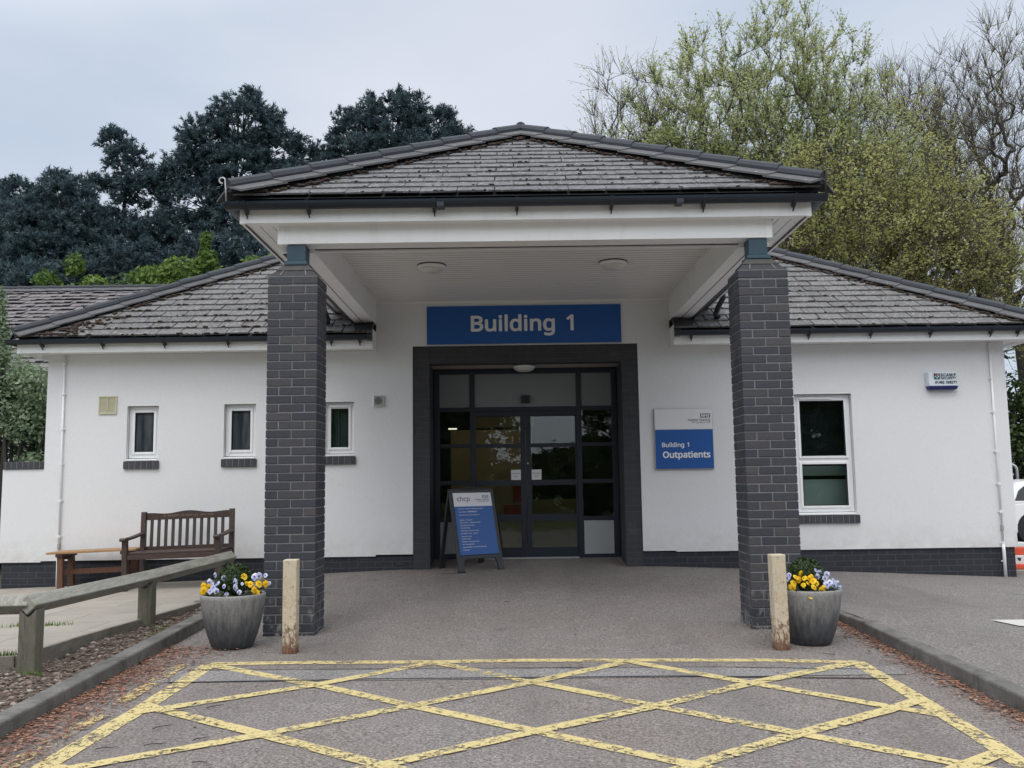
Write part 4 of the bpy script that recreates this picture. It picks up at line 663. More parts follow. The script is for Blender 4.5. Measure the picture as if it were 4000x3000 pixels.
# ------------------------------------------------------------------ text
from mathutils.geometry import tessellate_polygon
GLYPHS={}
for _g in ('(101|63,-53 47,-32 35,-10 25,14 19,39 15,65 13,92 15,119 19,145 25,171 35,196 47,219 63,240 91,240 76,218 64,195 55,170 49,145 45,119 43,92 45,67 49,41 55,16 64,-8 76,-31 90,-53;)101|10,-53 25,-31 36,-8 46,16 52,41 56,67 57,92 56,119 52,145 46,170 36,195 24,218 10,240 38,240 53,219 66,196 75,171 82,145 86,119 87,92 86,65 82,39 75,14 66,-10 53,-32 38,-53;/125|3,0 93,240 122,240 32,0;0192|96,-3 71,0 51,11 36,29 25,54 19,84 16,120 17,145 20,167 24,187 31,204 39,218 50,229 63,237 78,242 96,243 120,240 140,229 156,211 167,187 173,156 176,120 175,96 172,74 168,54 161,37 153,23 142,11 129,3 114,-2|96,22 112,25 125,33 134,46 141,65 144,90 146,120 144,150 141,175 134,194 125,207 112,216 96,218 79,216 67,207 57,194 51,175 47,150 46,120 47,90 51,65 57,46 67,33 79,25;1192|90,0 90,168 90,177 90,184 91,191 91,197 91,203 92,209 88,206 85,203 82,200 79,197 75,194 71,190 45,170 30,189 95,240 119,240 119,0;2192|16,0 16,25 79,88 90,100 101,110 109,120 117,130 123,139 128,148 132,157 134,167 135,178 133,190 129,200 123,208 114,213 104,217 92,218 81,217 71,215 62,212 53,207 44,202 35,195 19,215 29,222 39,229 51,235 64,239 78,242 92,243 113,241 131,236 145,226 156,213 163,198 165,179 164,167 161,155 157,144 151,133 144,123 136,112 126,101 115,89 103,78 53,28 53,27 175,27 175,0;3192|81,-3 69,-3 57,-2 46,-1 35,2 25,5 15,10 15,37 25,33 36,29 48,26 59,23 70,22 81,21 101,23 116,27 128,34 136,44 140,55 142,69 140,82 134,93 124,101 111,107 95,110 75,111 52,111 52,136 75,136 93,138 108,142 120,149 129,158 134,169 135,182 134,192 130,201 124,209 115,214 104,217 92,218 79,218 68,216 58,213 49,208 40,204 31,198 16,218 26,225 36,231 48,236 61,240 76,242 91,243 114,241 133,236 147,226 157,214 164,200 166,184 164,169 160,156 152,145 142,137 130,130 116,126 116,125 133,121 148,115 159,107 167,96 171,83 173,68 172,55 169,42 163,31 156,21 146,13 133,6 118,1 101,-2;4192|122,0 122,54 7,54 7,80 120,241 150,241 150,81 185,81 185,54 150,54 150,0|36,81 122,81 122,156 122,168 122,177 122,186 123,194 123,202 124,210 122,210 120,205 118,201 116,196 113,191 110,187 108,183;7192|46,0 144,213 15,213 15,240 176,240 176,217 78,0;8192|97,-3 73,-1 53,4 37,14 26,26 19,42 16,61 17,72 20,81 23,90 28,97 35,104 42,110 49,116 58,121 66,125 55,132 45,141 36,150 30,160 26,172 24,186 25,198 28,208 34,217 41,225 49,231 59,236 70,240 83,242 96,243 115,241 133,237 147,228 159,217 165,203 168,186 167,176 165,168 161,161 157,154 151,147 145,142 138,136 130,131 122,127 131,122 140,117 149,111 156,105 163,98 168,90 172,82 174,73 175,62 173,43 166,27 154,14 138,4 119,-1|97,138 108,144 118,150 126,156 133,164 137,173 138,185 137,195 133,204 127,210 118,215 107,218 95,219 84,218 74,215 65,210 58,204 54,195 53,185 54,177 56,170 59,164 63,159 69,154 75,150 82,146 89,142|96,20 111,21 124,25 133,32 141,40 145,50 146,62 145,73 140,82 133,91 122,98 110,105 96,111 91,113 77,107 66,99 57,92 50,83 47,72 45,61 47,50 51,40 58,32 68,25 80,21;A215|0,0 94,241 121,241 214,0 183,0 154,74 59,74 31,0|69,101 145,101 118,174 117,176 116,179 115,183 113,188 112,193 110,198 109,203 108,206 107,210 105,203 103,196 101,189 100,183 98,178 96,174;B218|33,0 33,240 101,240 129,238 151,234 169,226 182,215 190,200 192,180 191,167 187,155 180,145 171,137 160,131 146,127 146,126 156,124 165,121 174,117 181,112 188,106 193,99 197,90 199,80 200,68 198,48 190,31 178,18 161,8 141,2 117,0|63,138 107,138 126,139 140,142 149,148 156,155 160,165 161,177 159,189 155,198 147,205 136,210 121,213 102,214 63,214|63,26 111,26 130,27 145,31 155,38 162,47 167,58 168,71 166,82 162,92 155,101 144,107 129,111 109,112 63,112;C212|131,-3 108,-2 87,3 70,12 55,23 42,38 33,55 26,74 22,96 20,120 22,143 26,165 34,184 44,201 57,216 73,228 91,236 112,241 136,243 160,242 182,237 202,229 190,203 182,207 174,210 165,213 156,215 146,216 135,217 111,214 91,205 75,191 62,171 55,148 52,120 55,92 62,69 73,49 89,35 110,26 135,23 145,23 155,24 165,26 174,28 183,30 192,33 192,6 183,3 174,1 165,-1 155,-2 143,-3;D245|33,0 33,240 106,240 130,238 150,234 169,226 186,216 199,203 210,187 218,168 223,147 225,122 221,85 210,55 192,31 167,14 136,3 99,0|63,26 95,26 149,36 182,68 193,121 190,150 182,174 169,192 151,204 129,211 102,214 63,214;E187|33,0 33,240 167,240 167,213 63,213 63,138 161,138 161,112 63,112 63,27 167,27 167,0;F174|33,0 33,240 167,240 167,213 63,213 63,128 160,128 160,102 63,102 63,0;H249|33,0 33,240 63,240 63,138 186,138 186,240 216,240 216,0 186,0 186,112 63,112 63,0;I114|13,0 13,17 42,24 42,216 13,222 13,240 100,240 100,222 72,216 72,24 100,17 100,0;L176|33,0 33,240 63,240 63,27 168,27 168,0;M305|33,0 33,240 77,240 151,43 152,43 228,240 272,240 272,0 242,0 242,147 242,159 242,171 243,182 243,193 244,202 244,210 243,210 163,0 138,0 59,210 58,210 59,202 59,193 60,182 60,170 60,158 60,145 60,0;N255|33,0 33,240 67,240 195,41 197,41 197,45 196,51 196,57 196,65 195,73 195,81 195,89 194,97 194,104 194,240 223,240 223,0 187,0 59,199 58,199 58,191 59,181 60,170 60,158 60,146 60,134 60,0;O262|131,-3 108,-2 87,4 69,12 54,24 42,38 33,55 26,75 22,97 20,121 22,144 26,166 33,185 42,202 54,216 69,228 87,237 108,242 132,243 154,242 174,237 192,228 207,217 219,202 229,185 236,166 240,144 242,120 240,96 236,75 229,55 219,38 207,24 192,12 174,4 154,-2|131,23 156,26 176,34 191,49 202,68 208,92 210,120 208,148 202,172 191,191 176,206 156,214 132,217 107,214 87,206 72,191 61,172 55,148 52,120 55,92 61,68 72,49 87,34 107,26;P203|33,0 33,240 96,240 125,238 147,232 165,221 176,207 184,190 186,169 185,156 182,144 177,132 170,121 160,112 147,104 132,98 113,95 90,93 63,93 63,0|63,119 87,119 108,120 125,124 138,130 147,139 153,152 155,168 153,182 148,194 140,202 128,209 113,213 93,214 63,214;R209|33,0 33,240 99,240 126,238 148,232 165,223 177,210 184,193 186,172 185,160 183,149 179,140 174,132 168,125 161,119 154,115 146,111 138,107 204,0 169,0 110,99 63,99 63,0|63,125 99,125 116,126 131,130 141,136 149,145 153,156 155,170 153,184 149,196 141,204 130,209 115,212 97,214 63,214;S184|83,-3 70,-3 57,-2 46,0 35,2 25,5 17,8 17,37 26,33 36,30 47,27 59,25 72,23 84,23 101,24 114,27 125,33 132,41 137,50 138,61 138,69 136,75 133,81 129,87 123,91 116,96 107,101 95,106 82,111 63,119 48,128 36,138 27,150 22,165 20,182 21,194 24,205 30,215 37,223 46,230 57,236 69,240 82,242 97,243 110,243 122,241 133,239 144,237 154,233 163,230 153,204 145,207 136,210 126,213 117,215 106,216 96,217 82,216 71,212 62,207 56,200 52,191 51,182 51,174 53,167 56,162 60,156 65,152 72,147 81,143 91,138 103,133 116,128 128,122 139,117 148,110 155,103 161,95 165,86 168,76 169,64 166,44 158,28 145,14 128,5 107,-1;T187|78,0 78,213 3,213 3,240 183,240 183,213 108,213 108,0;U245|122,-3 94,-1 71,7 54,21 41,39 33,60 30,85 30,240 60,240 60,84 62,66 67,51 76,39 88,30 104,25 123,23 143,25 159,31 170,40 179,53 183,68 185,85 185,240 215,240 215,85 214,69 210,54 205,40 197,27 187,17 174,8 159,2 142,-2;W312|67,0 4,240 36,240 73,93 75,83 78,73 80,63 82,54 83,45 84,36 86,45 87,55 89,65 92,75 94,85 97,95 139,240 171,240 215,94 218,84 220,74 223,63 225,54 226,44 228,36 229,45 231,54 232,63 234,73 237,83 239,94 276,240 308,240 244,0 214,0 167,157 165,164 163,170 162,177 160,183 158,189 157,194 156,198 155,202 155,204 154,200 153,194 151,186 149,176 146,166 143,156 98,0;Y190|80,0 80,92 0,240 33,240 95,122 157,240 190,240 110,93 110,0;a188|72,-3 57,-2 43,2 32,10 23,20 17,33 15,50 18,67 25,80 37,92 53,100 75,105 102,107 132,108 132,119 131,133 128,143 123,150 115,155 106,158 95,159 86,159 77,157 68,155 60,152 52,149 44,145 35,168 44,172 53,175 63,178 74,181 85,183 97,183 117,181 133,177 145,169 154,157 159,142 161,123 161,0 140,0 134,26 133,26 125,17 116,9 108,4 98,0 86,-3|79,20 93,22 106,26 117,33 125,43 130,56 132,72 132,88 105,87 85,85 70,82 59,76 52,69 47,60 46,50 47,41 50,33 55,28 62,24 70,21;b207|114,-3 101,-2 89,0 79,4 71,10 64,16 58,23 56,23 50,0 29,0 29,255 58,255 58,193 58,186 58,179 58,172 57,166 57,160 56,156 58,156 64,163 71,170 79,175 89,180 101,182 114,183 135,180 153,173 168,160 179,142 186,118 188,90 186,62 179,38 168,20 152,7 135,-1|109,21 124,23 136,29 146,39 152,53 156,70 157,90 152,128 136,151 109,158 92,157 79,151 69,142 63,129 59,112 58,91 58,90 59,69 63,52 69,39 78,29 92,23;c161|101,-3 85,-2 71,1 58,6 47,14 37,24 29,37 23,52 20,69 18,89 20,110 23,128 30,143 38,156 48,166 60,174 73,179 87,182 103,183 112,183 121,182 129,180 137,178 144,176 150,174 141,149 135,151 129,153 122,155 115,156 108,157 102,157 73,150 55,127 49,89 50,69 55,53 62,39 72,30 85,24 100,22 110,22 119,24 126,25 134,27 141,30 147,33 147,6 141,3 134,1 127,-1 119,-2 111,-3;d207|92,-3 71,-1 54,7 39,20 27,38 21,61 18,90 21,118 27,141 39,160 54,173 72,181 93,183 106,182 117,180 127,176 135,170 142,164 148,157 150,157 150,160 150,165 149,170 149,175 149,180 148,183 148,255 178,255 178,0 154,0 150,24 148,24 142,17 135,10 127,5 117,0 106,-2|97,21 114,23 128,28 137,37 144,49 147,65 149,84 149,89 148,110 144,127 138,141 128,151 115,157 97,159 82,157 70,150 61,140 54,126 50,109 49,89 50,69 54,52 61,39 70,29 82,23;e189|105,-3 89,-2 74,1 60,7 48,15 38,25 29,38 23,53 20,70 18,89 20,107 23,124 28,139 36,152 45,163 56,172 69,178 83,182 98,183 113,182 126,179 138,173 148,166 157,156 163,145 168,132 171,118 172,102 172,84 49,84 51,66 56,50 65,38 76,29 90,24 106,22 117,22 128,23 137,25 146,27 155,31 164,34 164,8 155,5 146,2 137,-1 127,-2 117,-3|50,108 141,108 140,122 137,134 131,145 122,153 111,158 98,159 85,158 73,153 64,146 57,135 52,123;f116|37,0 37,157 5,157 5,171 37,181 37,191 38,213 43,229 52,242 64,250 78,255 95,257 102,257 109,256 115,255 120,254 125,252 130,251 122,228 118,229 114,230 110,231 105,232 100,233 95,233 86,232 79,228 73,223 69,215 67,205 66,192 66,180 111,180 111,157 66,157 66,0;g207|97,-81 73,-79 51,-76 33,-69 33,-42 52,-50 74,-55 99,-56 113,-55 126,-50 135,-42 143,-32 147,-20 149,-5 149,2 149,5 149,9 149,13 149,18 150,21 150,24 148,24 134,9 116,0 93,-3 71,-1 53,8 38,21 27,40 21,62 18,90 21,116 27,139 38,158 53,172 71,181 92,183 104,183 115,180 124,177 133,171 142,165 149,156 150,156 154,180 178,180 178,-3 176,-27 169,-46 158,-61 143,-72 123,-78|97,21 114,22 127,27 137,35 144,47 148,63 149,83 149,90 148,112 143,130 136,143 126,151 113,157 96,158 82,156 71,151 61,141 55,127 50,110 49,89 50,69 54,52 61,38 71,29 83,23;h208|29,0 29,255 58,255 58,180 58,172 57,163 56,155 58,155 65,164 73,171 82,176 92,180 103,182 115,183 135,181 151,176 164,167 173,155 178,138 180,117 180,0 151,0 151,115 147,139 133,154 111,158 93,157 79,151 69,142 63,129 59,112 58,93 58,0;i87|44,210 39,210 35,212 31,215 28,218 27,223 26,229 27,235 28,239 31,243 35,245 39,247 44,247 48,247 52,245 56,243 58,239 60,235 61,229 60,223 58,218 56,215 52,212 48,210|29,0 29,180 58,180 58,0;l87|29,0 29,255 58,255 58,0;m314|29,0 29,180 52,180 57,155 58,155 65,164 72,171 81,176 91,180 101,183 111,183 136,180 155,170 167,153 168,153 175,163 183,170 193,176 204,180 215,183 226,183 245,182 260,176 272,168 280,155 285,138 287,117 287,0 258,0 258,116 253,140 241,154 221,158 205,157 193,152 184,143 177,132 174,117 172,99 172,0 143,0 143,116 139,140 127,154 106,158 90,157 77,151 69,142 63,129 59,113 58,93 58,0;n208|29,0 29,180 52,180 57,155 58,155 65,164 73,171 83,176 93,180 104,183 115,183 135,182 151,176 164,168 173,155 178,138 180,117 180,0 151,0 151,115 147,139 133,154 111,158 93,157 79,151 70,142 63,129 59,113 58,93 58,0;o203|101,-3 86,-2 72,1 59,8 47,16 37,27 29,39 23,54 20,71 18,90 21,118 28,141 41,159 58,173 78,181 102,183 118,182 132,178 145,172 157,164 166,154 174,141 180,126 184,109 185,90 183,63 175,40 162,21 145,8 125,-1|102,21 118,23 132,29 142,40 149,54 153,71 154,90 153,110 149,127 142,140 132,150 118,156 101,158 85,156 71,150 61,140 55,127 50,110 49,90 50,71 55,54 62,40 72,29 85,23;p207|29,-81 29,180 53,180 57,155 58,155 64,163 71,170 79,175 89,180 101,182 114,183 135,181 153,173 168,160 179,142 186,119 188,90 186,62 179,39 168,20 153,7 135,-1 114,-3 101,-2 89,0 79,5 71,10 64,16 58,23 56,23 57,19 57,14 57,8 58,3 58,-2 58,-7 58,-81|109,21 120,22 129,25 137,30 143,37 148,45 152,55 155,66 157,78 157,91 156,110 152,126 146,140 136,150 124,156 109,158 92,157 79,152 70,143 64,131 60,115 58,96 58,90 59,70 63,53 69,39 78,29 92,23;r139|29,0 29,180 53,180 56,147 57,147 64,156 71,165 80,173 90,179 101,182 112,183 116,183 120,183 123,183 127,182 131,182 134,181 130,154 127,155 124,155 120,156 117,156 114,156 110,156 101,156 93,153 85,149 77,143 71,136 65,128 61,118 59,108 58,96 58,0;s161|74,-3 62,-3 51,-2 41,0 33,2 25,5 17,8 17,35 25,31 34,28 43,25 54,22 64,21 75,20 88,21 99,24 107,28 113,33 116,39 117,47 117,51 116,55 113,59 110,63 106,66 100,70 93,74 84,78 73,82 62,86 52,91 43,95 35,100 29,106 24,111 20,118 18,126 17,136 19,150 25,161 36,171 49,178 66,182 85,183 95,183 106,182 115,180 125,178 134,175 142,171 132,148 124,151 116,153 108,156 100,158 91,159 83,159 71,159 62,157 55,153 50,149 46,144 45,137 46,133 47,128 50,125 53,121 58,118 64,115 72,111 81,107 92,103 103,99 112,94 121,90 128,85 134,80 139,74 143,67 145,59 146,50 144,34 137,20 126,10 112,3 94,-2;t121|84,-3 74,-3 66,-1 58,2 50,6 44,11 38,18 34,28 32,39 31,52 31,157 5,157 5,171 31,183 43,221 60,221 60,180 112,180 112,157 60,157 60,53 61,43 64,35 68,29 74,24 81,22 89,21 93,21 98,21 102,22 107,23 111,24 114,25 114,2 110,1 106,-1 100,-2 95,-3 89,-3;u208|92,-3 72,-2 56,4 43,12 34,25 28,41 27,62 27,180 56,180 56,64 61,40 74,26 96,21 114,23 128,29 138,38 144,51 148,67 149,86 149,180 179,180 179,0 155,0 150,24 149,24 143,15 134,8 125,3 114,0 103,-3;v171|68,0 0,180 32,180 70,74 72,69 74,63 76,57 77,51 79,46 81,40 82,35 83,30 84,26 86,26 87,30 88,35 89,40 91,46 93,52 95,58 97,64 99,69 101,74 139,180 171,180 102,0;w264|53,0 4,180 34,180 59,84 62,75 64,65 66,55 68,46 70,38 71,31 72,31 73,35 74,39 75,45 77,50 78,56 80,62 81,68 83,74 84,79 116,180 148,180 179,79 182,71 184,63 187,54 189,46 190,38 191,31 193,31 194,37 195,45 197,54 200,64 202,74 205,84 230,180 260,180 210,0 176,0 145,102 142,111 139,120 137,129 135,137 134,144 132,149 131,149 130,144 128,137 127,129 124,120 122,111 119,101 87,0;x178|6,0 71,92 9,180 43,180 89,112 135,180 168,180 106,92 172,0 138,0 89,72 39,0;y171|28,-81 23,-80 18,-80 14,-80 10,-79 7,-79 4,-78 4,-54 6,-55 9,-55 13,-56 16,-56 20,-56 24,-56 33,-55 41,-53 48,-48 54,-41 59,-34 63,-25 73,-1 0,180 32,180 71,78 74,69 77,60 80,52 82,44 84,36 86,29 87,29 89,35 91,42 94,51 96,60 99,69 103,78 139,180 171,180 94,-25 87,-41 79,-54 69,-65 58,-74 44,-79').split(';'):
    _h=_g[1:].split('|'); GLYPHS[_g[0]]=(int(_h[0]),[[tuple(map(int,q.split(','))) for q in l.split()] for l in _h[1:]])
def glyph(c):
    adv,loops=GLYPHS[c]
    def inside(p,l):
        r=False
        for (x0,y0),(x1,y1) in zip(l,l[1:]+l[:1]):
            if (y0>p[1])!=(y1>p[1]) and p[0]<(x1-x0)*(p[1]-y0)/(y1-y0)+x0: r=not r
        return r
    hole=[any(inside(l[0],m) for m in loops if m is not l) for l in loops]; vs=[];ts=[]
    for l,h in zip(loops,hole):
        if h: continue
        grp=[l]+[m for m,hm in zip(loops,hole) if hm and inside(m[0],l)]; o=len(vs); polys=[[Vector((x,y,0)) for x,y in q] for q in grp]; vs+=[(x/240,y/240) for q in grp for x,y in q]; ts+=[tuple(o+k for k in t) for t in tessellate_polygon(polys)]
    return adv,vs,ts
GC={}
def fittext(name,body,x0,x1,z0,cap,mat,parent,y=0,bold=.02,shear=0,spacing=1,M4=None):
    """words in the X-Z plane facing -Y: from x0 to x1, baseline z0, capital height cap"""
    V=[];F=[];cx=0
    for c in body:
        if c==' ': cx+=.56; continue
        if c not in GC: GC[c]=glyph(c)
        adv,vs,ts=GC[c]; o=len(V); V+=[(cx+x+shear*z,z) for x,z in vs]; F+=[tuple(o+i for i in t) for t in ts]; cx+=adv/240*spacing
    a=min(v[0] for v in V);b_=max(v[0] for v in V); m=bold*cap; sx=(x1-x0-2*m)/(b_-a)
    P=[(x0+m+(x-a)*sx,z0+z*cap) for x,z in V]; b=MB(); offs=[(0,0)]+([(m*math.cos(k*math.pi/4),m*math.sin(k*math.pi/4)) for k in range(8)] if m>0 else [])
    for k,(ox,oz) in enumerate(offs): b.add([(x+ox,y-k*.00012,z+oz) for x,z in P],F,.5)
    me=bpy.data.meshes.new(name); me.from_pydata(b.v,[],b.f)
    bm=bmesh.new(); bm.from_mesh(me)
    for f in bm.faces:
        if f.normal.y>0: f.normal_flip()
    bm.to_mesh(me); bm.free()
    if M4 is not None: me.transform(M4)
    return link(name,me,mat,parent)
# ------------------------------------------------------------------ signs
s=thing('entrance_sign','long dark blue sign reading Building 1 above the entrance doors','sign',(.178,YW,3.12),world=True)
b=MB(); b.box(-1.112,1.466,YW-.022,YW-.002,3.126,3.637); b.build('panel',M['signblue'],s,bev=.002); b=MB(); b.box(-1.112,1.466,YW-.026,YW-.002,3.118,3.125)
for x in (-.84,-.2,.6,1.2): b.tube([(x,YW-.03,3.121),(x,YW-.02,3.121)],.008,8)
b.build('trim',M['alum'],s); fittext('lettering','Building 1',-.528,.837,3.300,.197,M['letter'],s,YW-.0245,bold=.045)
s=thing('wall_sign','white and blue wall sign reading Outpatients to the right of the doors','sign',(2.25,YW,1.43),world=True)
b=MB(); b.box(1.862,2.634,YW-.034,YW-.003,1.434,2.231); b.build('frame',M['alum'],s,bev=.004); b=MB(); b.box(1.872,2.626,YW-.038,YW-.033,1.958,2.224); b.build('white_panel',M['signwhite'],s); b=MB(); b.box(1.872,2.626,YW-.038,YW-.033,1.444,1.952); b.build('blue_panel',M['signblue'],s)
yt=YW-.0395; fittext('lettering','Building 1',1.956,2.311,1.728,.055,M['letter'],s,yt,.035); fittext('lettering','Outpatients',1.963,2.585,1.588,.077,M['letter'],s,yt,.05)
b=MB(); b.box(2.470,2.599,yt-.0005,yt+.001,2.106,2.160); lg=b.build('logo',M['logoblue'],s); fittext('logo_letters','NHS',2.476,2.593,2.1135,.039,M['letter'],lg,yt-.0015,.06,shear=.2)
fittext('lettering','Humber Teaching',2.307,2.599,2.066,.025,M['ink'],s,yt,.02); fittext('lettering','NHS Foundation Trust',2.352,2.599,2.038,.014,M['ink'],s,yt,.01)
# alarm box
s=thing('alarm_box','white alarm box with dark blue base high on the right hand wall','alarm box',(5.66,YW,2.43),world=True)
b=MB(); b.add([(5.458,YW-.002,2.475),(5.859,YW-.002,2.475),(5.859,YW-.002,2.665),(5.458,YW-.002,2.665),(5.478,YW-.085,2.475),(5.846,YW-.085,2.475),(5.842,YW-.075,2.655),(5.482,YW-.075,2.655)],[(0,1,2,3),(7,6,5,4),(0,4,5,1),(1,5,6,2),(2,6,7,3),(3,7,4,0)]); b.build('cover',M['alarmwhite'],s,bev=.008,recalc=True)
b=MB(); b.add([(5.462,YW-.002,2.474),(5.862,YW-.002,2.474),(5.862,YW-.088,2.474),(5.470,YW-.088,2.474),(5.48,YW-.002,2.428),(5.845,YW-.002,2.428),(5.842,YW-.072,2.430),(5.485,YW-.072,2.430)],[(0,1,2,3),(7,6,5,4),(0,4,5,1),(1,5,6,2),(2,6,7,3),(3,7,4,0)]); b.build('strobe',M['alarmblue'],s,bev=.008,recalc=True)
ty=YW-.0875; fittext('lettering','SCAMP',5.631,5.834,2.604,.036,M['ink'],s,ty,.06,spacing=1.25); fittext('lettering','SECURITY',5.633,5.835,2.566,.028,M['ink'],s,ty,.05); fittext('lettering','01482 328271',5.556,5.836,2.508,.032,M['ink'],s,ty,.05)
b=MB(); b.box(5.547,5.622,ty,ty+.003,2.564,2.641); lg=b.build('logo',M['logogreen'],s,bev=.0008); b=MB()
for x,z,r in ((5.585,2.585,0),(5.603,2.604,1),(5.567,2.604,2),(5.588,2.622,3)):
    b.add([(x-.011,ty-.001,z-.008),(x+.011,ty-.001,z-.008),(x,ty-.001,z+.008)],[(0,1,2)])
b.build('logo_shape',M['letter'],lg,recalc=True); b=MB(); b.box(5.556,5.583,ty-.0016,ty,2.608,2.634); b.bar((5.545,ty-.001,2.641),(5.562,ty-.001,2.626),.006,.012); b.build('logo_shape',M['logored'],lg)
# vents
s=thing('wall_vent','cream square louvred wall vent near the left end of the wall','vent',(-5.32,YW,2.26),world=True)
b=MB(); b.box(-5.44,-5.2,YW-.018,YW-.002,2.262,2.278); b.box(-5.44,-5.2,YW-.018,YW-.002,2.488,2.504); b.box(-5.44,-5.424,YW-.018,YW-.002,2.278,2.488); b.box(-5.216,-5.2,YW-.018,YW-.002,2.278,2.488); b.box(-5.324,-5.314,YW-.020,YW-.002,2.278,2.488); b.build('frame',M['cream'],s,bev=.003)
b=MB()
for i in range(13): z=2.283+i*.0158; b.add([(-5.424,YW-.014,z),(-5.216,YW-.014,z),(-5.216,YW-.004,z+.013),(-5.424,YW-.004,z+.013)],[(0,1,2,3)])
b.box(-5.424,-5.216,YW-.004,YW-.002,2.278,2.488); b.build('louvre',M['cream'],s)
s=thing('fan_vent','small square fan vent with a round dark grille left of the entrance','vent',(-1.755,YW,2.31),world=True)
b=MB(); b.box(-1.828,-1.683,YW-.035,YW-.002,2.312,2.462); b.build('cover',M['white'],s,bev=.01); b=MB(); b.box(-1.815,-1.688,YW-.038,YW-.034,2.322,2.455); b.build('plate',M['greyplastic'],s,bev=.006)
b=MB(); 
for i in range(8):
    z=2.343+i*.0125; h=math.sqrt(max(0,.047**2-(z-2.388)**2)); b.box(-1.752-h,-1.752+h,YW-.0395,YW-.037,z-.003,z+.003)
b.build('grille',M['darkhole'],s)
# lights
def light(x,y,z,r,label,part='round opal bulkhead'):
    s=thing('ceiling_light',label,'light',(x,y,z)); b=MB(); b.lathe([(r*.98,0),(r,-.012),(r,-.030),(r*.93,-.034)],36); b.build('body',M['white'],s,smooth=True); b=MB(); b.lathe([(r*.92,-.032),(r*.90,-.045),(r*.78,-.062),(r*.5,-.078),(r*.2,-.084),(.004,-.085)],36,cap=False); b.build('diffuser',M['opal'],s,smooth=True); b=MB(); b.lathe([(r*1.03,.004),(r*1.03,-.006)],32); b.build('gasket',M['black'],s); return s
light(-.868,10.02,3.695,.155,'round white ceiling light on the left half of the canopy ceiling'); light(1.14,9.98,3.695,.155,'round white ceiling light on the right half of the canopy ceiling'); light(.176,12.42,2.870,.150,'round white light inside the recess over the doors')
# conduits
def conduit(x,zb,clips,label,slant,dark):
    s=thing('wall_conduit',label,'pipe',(x,YW,zb),world=True); y=YW-.022; b=MB(); b.tube([(x+slant,y,3.05),(x,y,.40)],.0135,10); b.build('pipe',M['white'],s,smooth=True)
    b=MB(); b.tube([(x,y,.42),(x,y-.006,.34),(x,y-.006,zb)],[.019,.021,.021],12); b.build('lower_pipe',M['white'],s,smooth=True); 
    for z in clips: b=MB(); xx=x+slant*(z-.4)/2.65; b.box(xx-.032,xx+.032,YW-.012,YW-.002,z-.008,z+.008); b.tube([(xx,y,z-.016),(xx,y,z+.016)],.020,10); b.build('clip',M['white'],s)
    b=MB(); b.box(x-.014,x+.014,y-.02,YW-.004,dark-.035,dark+.035); b.build('clamp',M['greyplastic'],s,bev=.004)
conduit(-5.885,.05,(2.93,2.53,2.07,1.62,1.14,.68,.36),'thin white conduit down the left end of the wall by the table',-.02,.56); conduit(6.33,-.012,(2.57,2.13,1.61,1.19,.83,.43,.20),'thin white conduit near the right corner of the building',.0,.62)
s=thing('cable_coil','small coil of dark cable hanging under the left eaves','cable',(-6.3,12.6,2.75)); b=MB()
for k in range(2): b.tube([(.11*math.cos(a)*(1-.25*k)-.03,-.02*k,.055*math.sin(a+.3)*(1-.2*k)-.10) for a in [i*2*math.pi/24 for i in range(25)]],.006,6)
b.tube([(-.10,0,.14),(-.03,0,.03),(.02,0,-.02)],.006,6); b.tube([(.13,0,.14),(.08,0,.04),(.02,0,-.02)],.006,6); b.build('coil',M['cable'],s); b=MB(); b.ball((.03,0,.05),.045,.04,.035,8,5,jit=.25); b.build('dried_head',M['terracotta'],s)
# door notices
for x0,lab in ((X_(-.02),'small white paper notice on the left hand door'),(X_(.257),'small white paper notice on the right hand door')):
    s=thing('door_notice',lab,'notice',(x0,YD-.03,Z_(1.33)),group='notices stuck on the doors'); b=MB(); b.box(0,.132,-.001,0,0,.138); b.build('paper',M['paper'],s); fittext('lettering','Automatic',.012,.120,.082,.013,M['ink'],s,-.002,.03); fittext('lettering','Door',.040,.094,.045,.013,M['ink'],s,-.002,.03)
# ------------------------------------------------------------------ boundary wall, neighbour building
s=thing('boundary_wall','low white rendered garden wall with dark brick coping at the left edge','wall',(-6.4,12.1,0),world=True)
b=MB(); b.box(-6.672,-6.131,YW+.008,YW+.30,.352,1.555); b.box(-6.672,-6.4,YW+.30,22,.352,1.555); b.build('rendered_face',M['wall'],s); b=MB(); b.box(-6.645,-6.101,YW+.034,YW+.28,-.4,.350); b.box(-6.645,-6.42,YW+.28,22,-.4,.350); b.build('brick_base',M['plinth_brick'],s); b=MB(); b.box(-6.66,-6.133,YW-.012,YW+.32,1.557,1.655); b.box(-6.66,-6.39,YW+.32,22,1.557,1.655); b.build('coping',M['soldier_brick'],s,bev=.006)
NB=thing('neighbour_building','long low building with a plain weathered brown tiled roof behind the left wing','building',(-14,27,0),world=True)
b=MB(); b.box(-26,-5,21.4,32.5,-.6,3.6); b.build('wall',M['wall'],NB); nz=3.58; ny=20.7; P=.577
rb=roofpart('roof',[((-27,ny,nz),(1,0,0),(0,1,P),22.5,7.4,[((-27,0,0),(-1,0,0)),((-4.6,0,0),(1,0,0)),((0,27,0),(0,1,0))]),((-4.6,33.3,nz),(-1,0,0),(0,-1,P),22.5,7.4,[((-27,0,0),(-1,0,0)),((-4.6,0,0),(1,0,0)),((0,27,0),(0,-1,0))])],M['old_tiles'],NB,gauge=.30,tw=.17,lift=.050,gap=.006,jit=.020)
